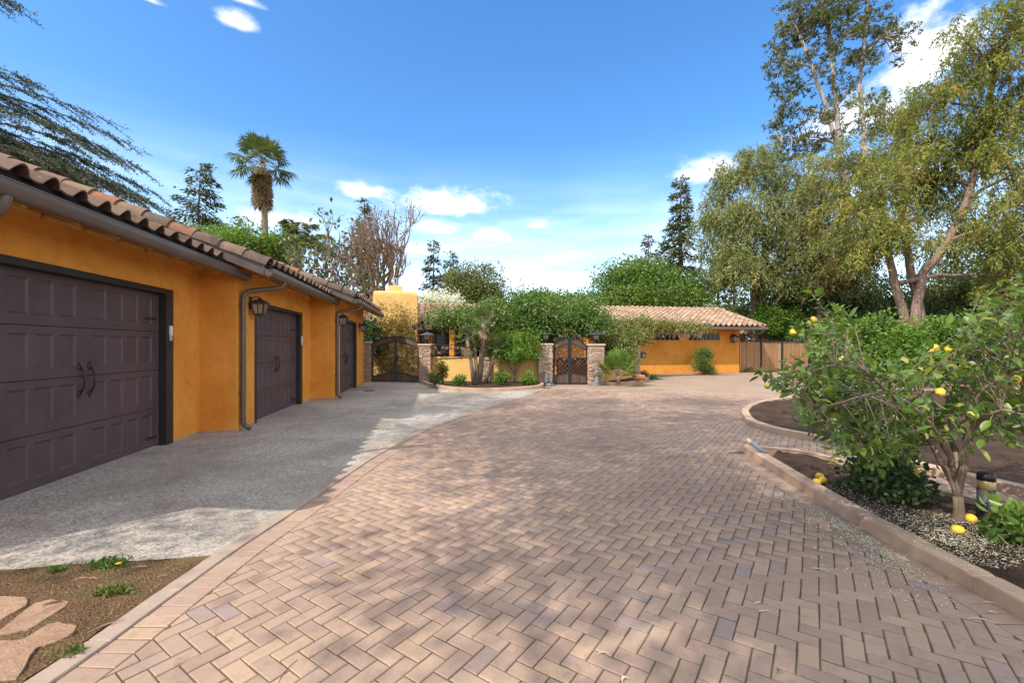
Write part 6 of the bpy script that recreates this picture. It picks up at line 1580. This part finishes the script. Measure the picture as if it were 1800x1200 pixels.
# ================================================================== lemon tree in the near planter
def lemon_tree():
    r = np.random.default_rng(101); base = gp(1686, 917, .06); t = thing('lemon_tree', 'leafy lemon tree with ripe fruit in the near planter', 'lemon tree', base); wood = MB(); D0 = depth(base)
    knot = at(1684, 872, D0)
    wood.tube([base-UP*.03, base+UP*.03, at(1686,895,D0), knot], [.052,.043,.038,.036], 10)
    mains = [[knot, at(1660,820,D0), at(1638,780,D0+.05), at(1600,735,D0+.1), at(1560,700,D0+.2), at(1500,668,D0+.35), at(1450,648,D0+.45), at(1400,652,D0+.5), at(1350,672,D0+.55)],
             [knot, at(1672,815,D0), at(1655,770,D0-.1), at(1610,720,D0-.3), at(1560,690,D0-.5), at(1500,700,D0-.6), at(1440,720,D0-.55)],
             [knot, at(1682,800,D0+.05), at(1672,760,D0+.15), at(1665,700,D0+.3), at(1690,640,D0+.4), at(1705,570,D0+.45), at(1720,520,D0+.45)],
             [knot, at(1698,800,D0), at(1700,740,D0-.1), at(1720,690,D0-.2), at(1770,660,D0-.3), at(1830,640,D0-.3)],
             [knot, at(1690,790,D0-.1), at(1720,740,D0-.3), at(1760,720,D0-.5), at(1820,730,D0-.6)],
             [at(1500,668,D0+.35), at(1487,640,D0+.35), at(1490,590,D0+.35), at(1495,565,D0+.35)], [at(1450,648,D0+.45), at(1420,600,D0+.5), at(1440,570,D0+.5)],
             [at(1400,652,D0+.5), at(1430,640,D0+.7), at(1480,590,D0+.8), at(1445,548,D0+.8)], [at(1665,700,D0+.3), at(1620,650,D0+.5), at(1580,610,D0+.6)], [at(1690,640,D0+.4), at(1740,590,D0+.5), at(1790,520,D0+.5)],
             [at(1600,735,D0+.1), at(1560,770,D0+.0), at(1520,790,D0-.1)], [at(1560,690,D0-.5), at(1520,650,D0-.6), at(1470,640,D0-.6)]]
    nodes = []
    for k, p in enumerate(mains):
        sm_ = []
        for a, b in zip(p[:-1], p[1:]): sm_ += [a.lerp(b, i/3) + Vector(r.normal(0,.008,3))*(i > 0) for i in range(3)]
        sm_.append(p[-1]); r0 = .026 if k < 5 else .012; n = len(sm_); wood.tube(sm_, [max(.003, r0*(1-.85*i/n)) for i in range(n)], 8 if k < 5 else 6, False); nodes += sm_[3 if k < 5 else 0:]
    poly = [(1335,668),(1365,655),(1410,640),(1400,590),(1450,545),(1500,565),(1525,630),(1600,640),(1660,625),(1710,560),(1790,505),(1900,520),(1900,800),(1800,770),(1740,775),(1690,765),(1640,770),(1590,800),(1540,810),(1500,790),(1450,770),(1420,735),(1425,700),(1380,690)]
    NP = np.array([tuple(q) for q in nodes]); P = []; Dv = []; k = 0; twigs = []
    X = r.uniform(1330,1900,6000); Y = r.uniform(480,815,6000); ok = inside_poly(X, Y, poly); X, Y = X[ok], Y[ok]
    # thinner towards the top of the crown
    pr = np.where(Y < 600, .5, np.where(Y < 650, .75, 1.0)); sel = r.random(len(X)) < pr; X, Y = X[sel][:500], Y[sel][:500]
    for px, py in zip(X, Y):
        # depth: near the branch that lies closest in the picture, spread through the crown
        c = np.array(at(px, py, D0+.1+np.clip(r.normal(0,.42),-.85,.95))); j = np.argmin(((NP-c)**2).sum(1)); s_ = Vector(NP[j]); cv = Vector(c); dv = (cv-s_); L = dv.length
        if L > .05: wood.tube(bez(s_, s_.lerp(cv,.5)+UP*.1*L, cv, 3), [.005,.004,.0035,.002], 4, False)
        d = (dv.normalized() if L > .02 else Vector(unit(1,r)[0])); d = np.array(d)*.7 + unit(1,r)[0]*.6 + np.array((0,0,.15)); d /= np.linalg.norm(d); n = int(r.integers(7,13)); u = np.linspace(-.06,.17,n)
        q = c + u[:,None]*d + r.normal(0,.006,(n,3)); sd = np.cross(d, unit(1,r)[0]); sd /= np.linalg.norm(sd); s2 = np.cross(d, sd); an = np.arange(n)*2.4+r.random()*6
        ld = d*.55 + (np.cos(an)[:,None]*sd + np.sin(an)[:,None]*s2)*.85 + np.array((0,0,-.22)) + r.normal(0,.12,(n,3)); wood.tube([Vector(c-d*.06), Vector(c+d*.17)], [.0035,.0015], 4, False)
        P.append(q); Dv.append(ld)
    P = np.concatenate(P); Dv = np.concatenate(Dv); Dv /= np.linalg.norm(Dv,axis=1)[:,None]; n = len(P)
    U = np.array((0,0,1.0))+r.normal(0,.45,(n,3)); S = np.cross(Dv,U); S /= np.maximum(.05,np.linalg.norm(S,axis=1))[:,None]; N = np.cross(S,Dv); L = r.uniform(.045,.115,n); Wd = L*r.uniform(.42,.55,n); tint = np.clip(.52+r.normal(0,.22,n)+(r.random(n)<.06)*.5,0,1)
    shape = [(0,0,0),(.14,.30,.09),(.42,.5,.13),(.75,.33,.09),(1,0,-.08),(.75,-.33,.09),(.42,-.5,.13),(.14,-.30,.09),(.42,0,0),(.75,0,-.02)]
    fs = [(0,1,8),(1,2,8),(2,3,9,8),(3,4,9),(4,5,9),(5,6,8,9),(6,7,8),(7,0,8)]
    vs = np.array(shape); mes = []
    for k in range(12):
        m = MB(); v = vs.copy(); v[:,2] += -.3*v[:,0]**2*r.uniform(-.3,1.9); v[:,1] += .10*np.sin(v[:,0]*3)*r.normal(); m.add([tuple(q) for q in v], fs, tint=float((k+.5)/12)); me = m.mesh('leaf', True); me.materials.append(G_lemon); mes.append(me)
    dep_ = P[:,0]*ST+P[:,1]*CT; lx = P[:,0]*CT-P[:,1]*ST; px = 900+F*lx/dep_; seen = np.where((px < 1790) & (px > 1320))[0]; nearest_ = seen[np.argsort(dep_[seen])[:300]]; ns = set(nearest_.tolist())
    for i in nearest_: inst('leaf', mes[min(11,int(tint[i]*12))], t, frame(P[i], Dv[i]*L[i], S[i]*Wd[i], N[i]*Wd[i]))
    rest = np.array([i for i in range(n) if i not in ns]); V = P[rest][:,None,:] + vs[None,:,:1]*(Dv[rest]*L[rest][:,None])[:,None,:] + vs[None,:,1:2]*(S[rest]*Wd[rest][:,None])[:,None,:] + vs[None,:,2:]*(N[rest]*Wd[rest][:,None])[:,None,:]
    tri = np.array([(0,1,8),(1,2,8),(2,3,9),(2,9,8),(3,4,9),(4,5,9),(5,6,8),(5,8,9),(6,7,8),(7,0,8)]); Fq = (np.arange(len(rest))[:,None,None]*10+tri).reshape(-1,3); tag(np_obj('leaf_mass', V.reshape(-1,3), Fq, G_lemon, t, np.repeat(tint[rest],10), True), kind='stuff')
    wood.build('trunk', M_lemonbark, t, True)
    fl = Leaves(); k = r.choice(n, 260, replace=False); q = np.repeat(P[k],6,0)+r.normal(0,.014,(260*6,3)); fl.add(q, unit(260*6,r), .016, .008, r); tag(fl.build('blossom', G_white, t), kind='stuff')
    for px, py, dd, g in [(1615,673,-.2,0),(1653,689,-.75,0),(1786,667,-.6,0),(1710,729,-.7,1),(1704,651,-.3,1),(1394,584,.5,0),(1636,618,-.1,0),(1644,612,-.05,0),(1668,613,.0,0),(1349,678,.5,1),(1480,632,.3,1),(1430,562,.7,0),(1790,622,-.3,1),(1424,568,.75,1)]:
        m = MB(); c = at(px, py, D0+dd+.25); R = Matrix.Rotation(r.normal(0,.5),3,'X') @ Matrix.Rotation(r.normal(0,.5),3,'Y'); m.lathe(c, [(.002,-.040),(.009,-.036),(.021,-.029),(.029,-.015),(.031,0),(.029,.015),(.021,.028),(.010,.036),(.003,.038)], 14, M=R); m.build('lemon', M_lemong if g else M_lemon, t, True)
lemon_tree()
def fallen_lemon(px, py, z, lab, s=1.0, g=None):
    c = gp(px, py, z); m = MB(); R = Matrix.Rotation(math.pi/2,3,'Y') @ Matrix.Rotation(random.uniform(0,6),3,'X'); R = Matrix.Rotation(random.uniform(0,3),3,'Z') @ R
    m.lathe((0,0,.036*s), [(.002*s,-.046*s),(.012*s,-.041*s),(.026*s,-.032*s),(.035*s,-.016*s),(.037*s,0),(.035*s,.016*s),(.027*s,.031*s),(.013*s,.041*s),(.004*s,.046*s)], 14, M=R); o = m.build('fallen_lemon', M_lemon, None, True); o.location = (c.x, c.y, z); tag(o, lab, 'lemon', 'lemons lying on the soil')
fallen_lemon(1441, 842, .06, 'rear fallen lemon of the three by the planter curb'); fallen_lemon(1446, 849, .065, 'right fallen lemon of the three by the planter curb'); fallen_lemon(1436, 852, .065, 'left fallen lemon of the three by the planter curb')
fallen_lemon(1684, 938, .06, 'fallen lemon in front of the lemon trunk'); fallen_lemon(1707, 919, .06, 'fallen lemon right of the lemon trunk before the bollard', 1.1); fallen_lemon(1739, 944, .055, 'small half buried fallen lemon in front of the bollard', .6); fallen_lemon(1768, 944, .055, 'small fallen lemon beside the right corner bush', .7)
p = gp(1565, 878, .06); shrub('shrub', 'dark green low rose bush under the lemon branches', p, [B(1545,845,4.6,46,26), B(1590,850,4.5,40,24), B(1570,830,4.7,40,20), B(1600,868,4.35,26,12)], G_dark, 60, 22, .10, (.065,.042), 601, tone=.75, tr=.008)
p = gp(1520, 845, .06); shrub('shrub', 'light green upright sprouts between the dark bush and the lemon leaves', p, [B(1520,800,4.9,30,26), B(1540,790,5.0,30,24), B(1590,800,4.7,30,24)], G_lemon, 26, 14, .10, (.09,.045), 602, tone=.8, tr=.006)
p = gp(1800, 975, .06); shrub('shrub', 'broad leaved green bush in the lower right corner of the planter', p, [B(1795,925,3.5,26,26), B(1825,940,3.4,36,36), B(1790,950,3.45,16,14)], G_lemon, 30, 16, .09, (.09,.06), 603, tone=.45, tr=.006)
# blossom litter under the lemon tree
def petals():
    r = np.random.default_rng(33); lv = Leaves(); out = []
    def inpoly(poly, n): 
        a = np.array(poly, float); lo, hi = a.min(0), a.max(0); q = r.uniform(lo, hi, (n*4,2)); return q[inside_poly(q[:,0], q[:,1], poly)][:n]
    soil = inpoly([(1455,852),(1530,852),(1560,885),(1640,900),(1700,905),(1810,940),(1810,985),(1760,1000),(1690,985),(1620,955),(1540,905)], 2100)
    soil2 = inpoly([(1560,890),(1700,910),(1760,940),(1720,965),(1650,955),(1580,915)], 1000)
    pav = inpoly([(1335,858),(1380,848),(1420,876),(1480,915),(1560,962),(1640,1010),(1600,1015),(1520,985),(1450,945),(1390,900)], 1300); pav2 = inpoly([(1400,875),(1440,890),(1530,945),(1600,985),(1570,985),(1500,950),(1430,905)], 1700); pav3 = inpoly([(1300,860),(1360,840),(1650,1020),(1700,1070),(1600,1060),(1450,1000)], 420)
    curb = inpoly([(1420,838),(1445,845),(1640,955),(1760,1020),(1720,1012),(1600,950),(1500,890)], 500)
    for q, z in ((soil,.075),(soil2,.08),(pav,.003),(pav2,.003),(pav3,.003),(curb,.109)):
        P = np.array([tuple(gp(a, b, z)) for a, b in q]); n = len(P); P[:,2] += r.uniform(0,.006,n) if z < .1 else .001; d = unit(n,r); d[:,2] *= .22; lv.add(P, d, .018*r.uniform(.6,1.3,n), .0075, r, flat=1.4)
    o = lv.build('petal_litter', M_petal, None); tag(o, 'scattered white lemon petals on the pavers and soil', 'petals', kind='stuff')
petals()
# weeds, grass and litter on the dirt corner
def dirt_weeds():
    r = np.random.default_rng(44); lv = Leaves(); a = [(0,992),(340,990),(225,1070),(120,1140),(70,1190),(60,1140),(140,1100),(125,1055),(60,1050),(0,1045)]
    q = r.uniform((0,985),(345,1195),(5200,2)); q = q[inside_poly(q[:,0], q[:,1], a)]; dens = np.sin(q[:,0]*.05+1)*np.cos(q[:,1]*.09) + (q[:,0] > 215)*.5 + (q[:,1] < 1003)*.5; q = q[r.random(len(q)) < np.clip(.25+dens*.4,.05,1)]
    P = np.array([tuple(gp(x, y, .012)) for x, y in q]); n = len(P); d = unit(n,r); d[:,2] = np.abs(d[:,2])*.5+.08; lv.add(P, d, r.uniform(.012,.05,n), .0045, r, np.clip(.75+r.normal(0,.3,n),0,1))
    tag(lv.build('grass', G_grass, None), 'thin mixed green and dry grass on the dirt corner', 'grass', kind='stuff')
    for px, py, lab, s, seed in ((190,993,'green weed with a yellow flower at the concrete edge', 1.0, 1), (200,1042,'pale green grass tuft on the dirt beside the curb', .8, 2), (102,1003,'small green weed on the dirt near the left', .5, 3), (126,1148,'tiny grass tuft beside the largest flagstone', .45, 4)):
        b0 = gp(px, py, .012); t = thing('weed_tuft', lab, 'weed', b0, 'weeds on the dirt corner'); lv = Leaves(); n = int(150*s); P = np.array(b0)+np.stack([r.normal(0,.06*s,n), r.normal(0,.035*s,n), r.uniform(0,.015,n)],1); d = unit(n,r); d[:,2] = np.abs(d[:,2])+.2; lv.add(P, d, .055*s**.5*r.uniform(.6,1.2,n), .014*s**.5, r, np.clip(.35+r.normal(0,.15,n),0,1), oval=True); lv.build('leaves', G_grass if seed in (2,4) else G_mid, t)
        if seed == 1:
            m = MB(); c = gp(208,990,.06)
            for k in range(14): an = k*.45; m.add([c, c+Vector((.016*math.cos(an-.15),.016*math.sin(an-.15),.003)), c+Vector((.021*math.cos(an),.021*math.sin(an),.004)), c+Vector((.016*math.cos(an+.15),.016*math.sin(an+.15),.003))], [(0,1,2,3)])
            m.tube([b0+Vector((.03,0,0)), c], .002, 4); m.build('flower', plain('dandelion yellow', (.75,.5,.02), .6), t)
    M_tw = plain('dry twig', (.34,.23,.14), .8)
    for x, y, L, an, lab in [(140,1017,.08,.3,'leftmost dry twig on the dirt corner'), (163,1016,.06,-.2,'curved dry twig lying near the leftmost one on the dirt'), (245,996,.09,.05,'dry twig next to the yellow flowered weed'), (285,1012,.06,.5,'short pale twig nearest the curb on the dirt'), (230,1036,.07,.9,'pale twig behind the grass tuft beside the curb'), (186,1099,.16,.75,'long bent straw beside the curb above the flagstones')]:
        c = gp(x, y, .02); d = Vector((math.cos(an), math.sin(an), 0)); m = MB(); m.tube([c-d*L/2, c+UP*.005+Vector((-d.y,d.x,0))*.008, c+d*L/2], [.002,.0035,.0018], 5); tag(m.build('dry_twig', M_tw), lab, 'twig', 'twigs on the dirt corner')
    for x, y, L, bend, an, lab in [(1062,1150,.075,.5,-.3,'white curled leaf near the bottom centre of the pavers'), (1098,1195,.05,.6,.4,'pale curled leaf cut by the bottom edge of the picture'), (1342,1074,.07,.1,0,'straight pale leaf right of centre on the near pavers'), (1332,1060,.05,.2,.1,'short pale leaf just behind the straight pale one'), (1440,1000,.1,.1,-.5,'thin tan straw on the pavers right of centre'), (1745,1060,.1,.1,-.5,'thin straw on the border course by the planter curb'), (1725,1090,.12,.25,-.6,'long dry leaf on the pavers at the right'), (1744,1076,.04,.2,-.5,'short white leaf by the planter curb'),
        (390,1036,.11,0,.6,'straight straw on the border course at the left'), (728,1043,.13,.1,.7,'straight pale straw left of centre on the pavers'), (870,855,.12,.4,1.0,'thin curved leaf stalk in the middle of the drive'), (806,846,.10,.3,.2,'bent white leaf stalk left of the drive middle'), (592,910,.22,.5,.9,'dark thin curved stalk near the left border course'), (505,1180,.16,.15,1.3,'dark thin stalk at the lower left of the pavers'), (1370,1182,.03,.9,0,'small dark curled leaf at the lower right pavers'), (1260,803,.09,.3,0,'brown curled leaf before the tip of the planter'), (1665,1018,.03,.9,.5,'small brown leaf against the planter curb')]:
        c = gp(x, y, .004); d = Vector((math.cos(an), math.sin(an), 0)); s_ = Vector((-d.y, d.x, 0)); m = MB(); pts_ = [c + d*L*(u-.5) + s_*bend*L*(4*u*(1-u)-.5)*.6 + UP*(.003+.012*4*u*(1-u)*bend) for u in np.linspace(0,1,7)]; w = (.0032 if L > .05 else .006) if 'stalk' not in lab else .0018
        vs = []
        for i, q in enumerate(pts_): ww = w*(math.sin(math.pi*(.12+.76*i/6))); vs += [q-s_*ww, q+s_*ww+UP*.003]
        m.add(vs, [(2*i, 2*i+2, 2*i+3, 2*i+1) for i in range(6)]); tag(m.build('fallen_leaf', M_leafdark if ('dark' in lab or 'brown' in lab) else M_leafdry), lab, 'leaf', 'dry leaves scattered on the pavers')
M_leafdark = plain('dark dry leaf', (.10,.055,.03), .7, .4, 3)
M_leafdry = plain('dry leaf', (.46,.37,.27), .7, .25, 3)
dirt_weeds()
# ------------------------------------------------------------------ big trees beside and behind the camera: their crowns dapple the drive
def shade(tx, ty, z, rad): return (Vector((tx-.77*z, ty-.52*z, z)), (rad, rad, rad*.6))
broad_tree('oak_tree', 'spreading oak left behind the camera that dapples the near drive', 'oak', (-7.6, -3.4, 0), 5,
  [shade(2.6,1.6,9.5,1.3), shade(3.0,2.3,10,.9), shade(2.4,3.6,9,1.3), shade(2.9,5.0,10,1.2), shade(1.5,5.2,9,.9), shade(.1,3.1,8.5,.45), shade(-3.3,4.15,8,.3), shade(-2.3,4.45,8,.28), shade(-1.75,4.1,8,.22), shade(-2.8,3.9,8,.2)], (M_bark, G_mid), .4, 210, 100, .55, (.14,.075), .2, 901)
broad_tree('oak_tree', 'spreading oak beside the garage gable that dapples the middle of the drive', 'oak', (-12.6, 1.5, 0), 6,
  [shade(.7,7.6,10,1.0), shade(2.4,7.2,10,1.2), shade(4.2,7.4,10.5,1.2), shade(1.2,9.6,10.5,1.0), shade(3.4,9.6,11,1.2), shade(5.6,9.2,11,1.1), shade(6.4,6.6,11,1.3), shade(2.2,12.0,11,1.1), shade(4.6,12.0,11.5,1.1), shade(-.2,11.4,10.5,.8), shade(7.4,11.6,12,1.2), shade(1.0,14.2,11.5,.8), shade(4.2,14.6,12,.8), shade(-.5,8.8,10,.5), shade(.2,12.7,11,.6), shade(.5,15.6,12,.5)], (M_bark, G_mid), .42, 340, 95, .6, (.14,.075), .2, 902)
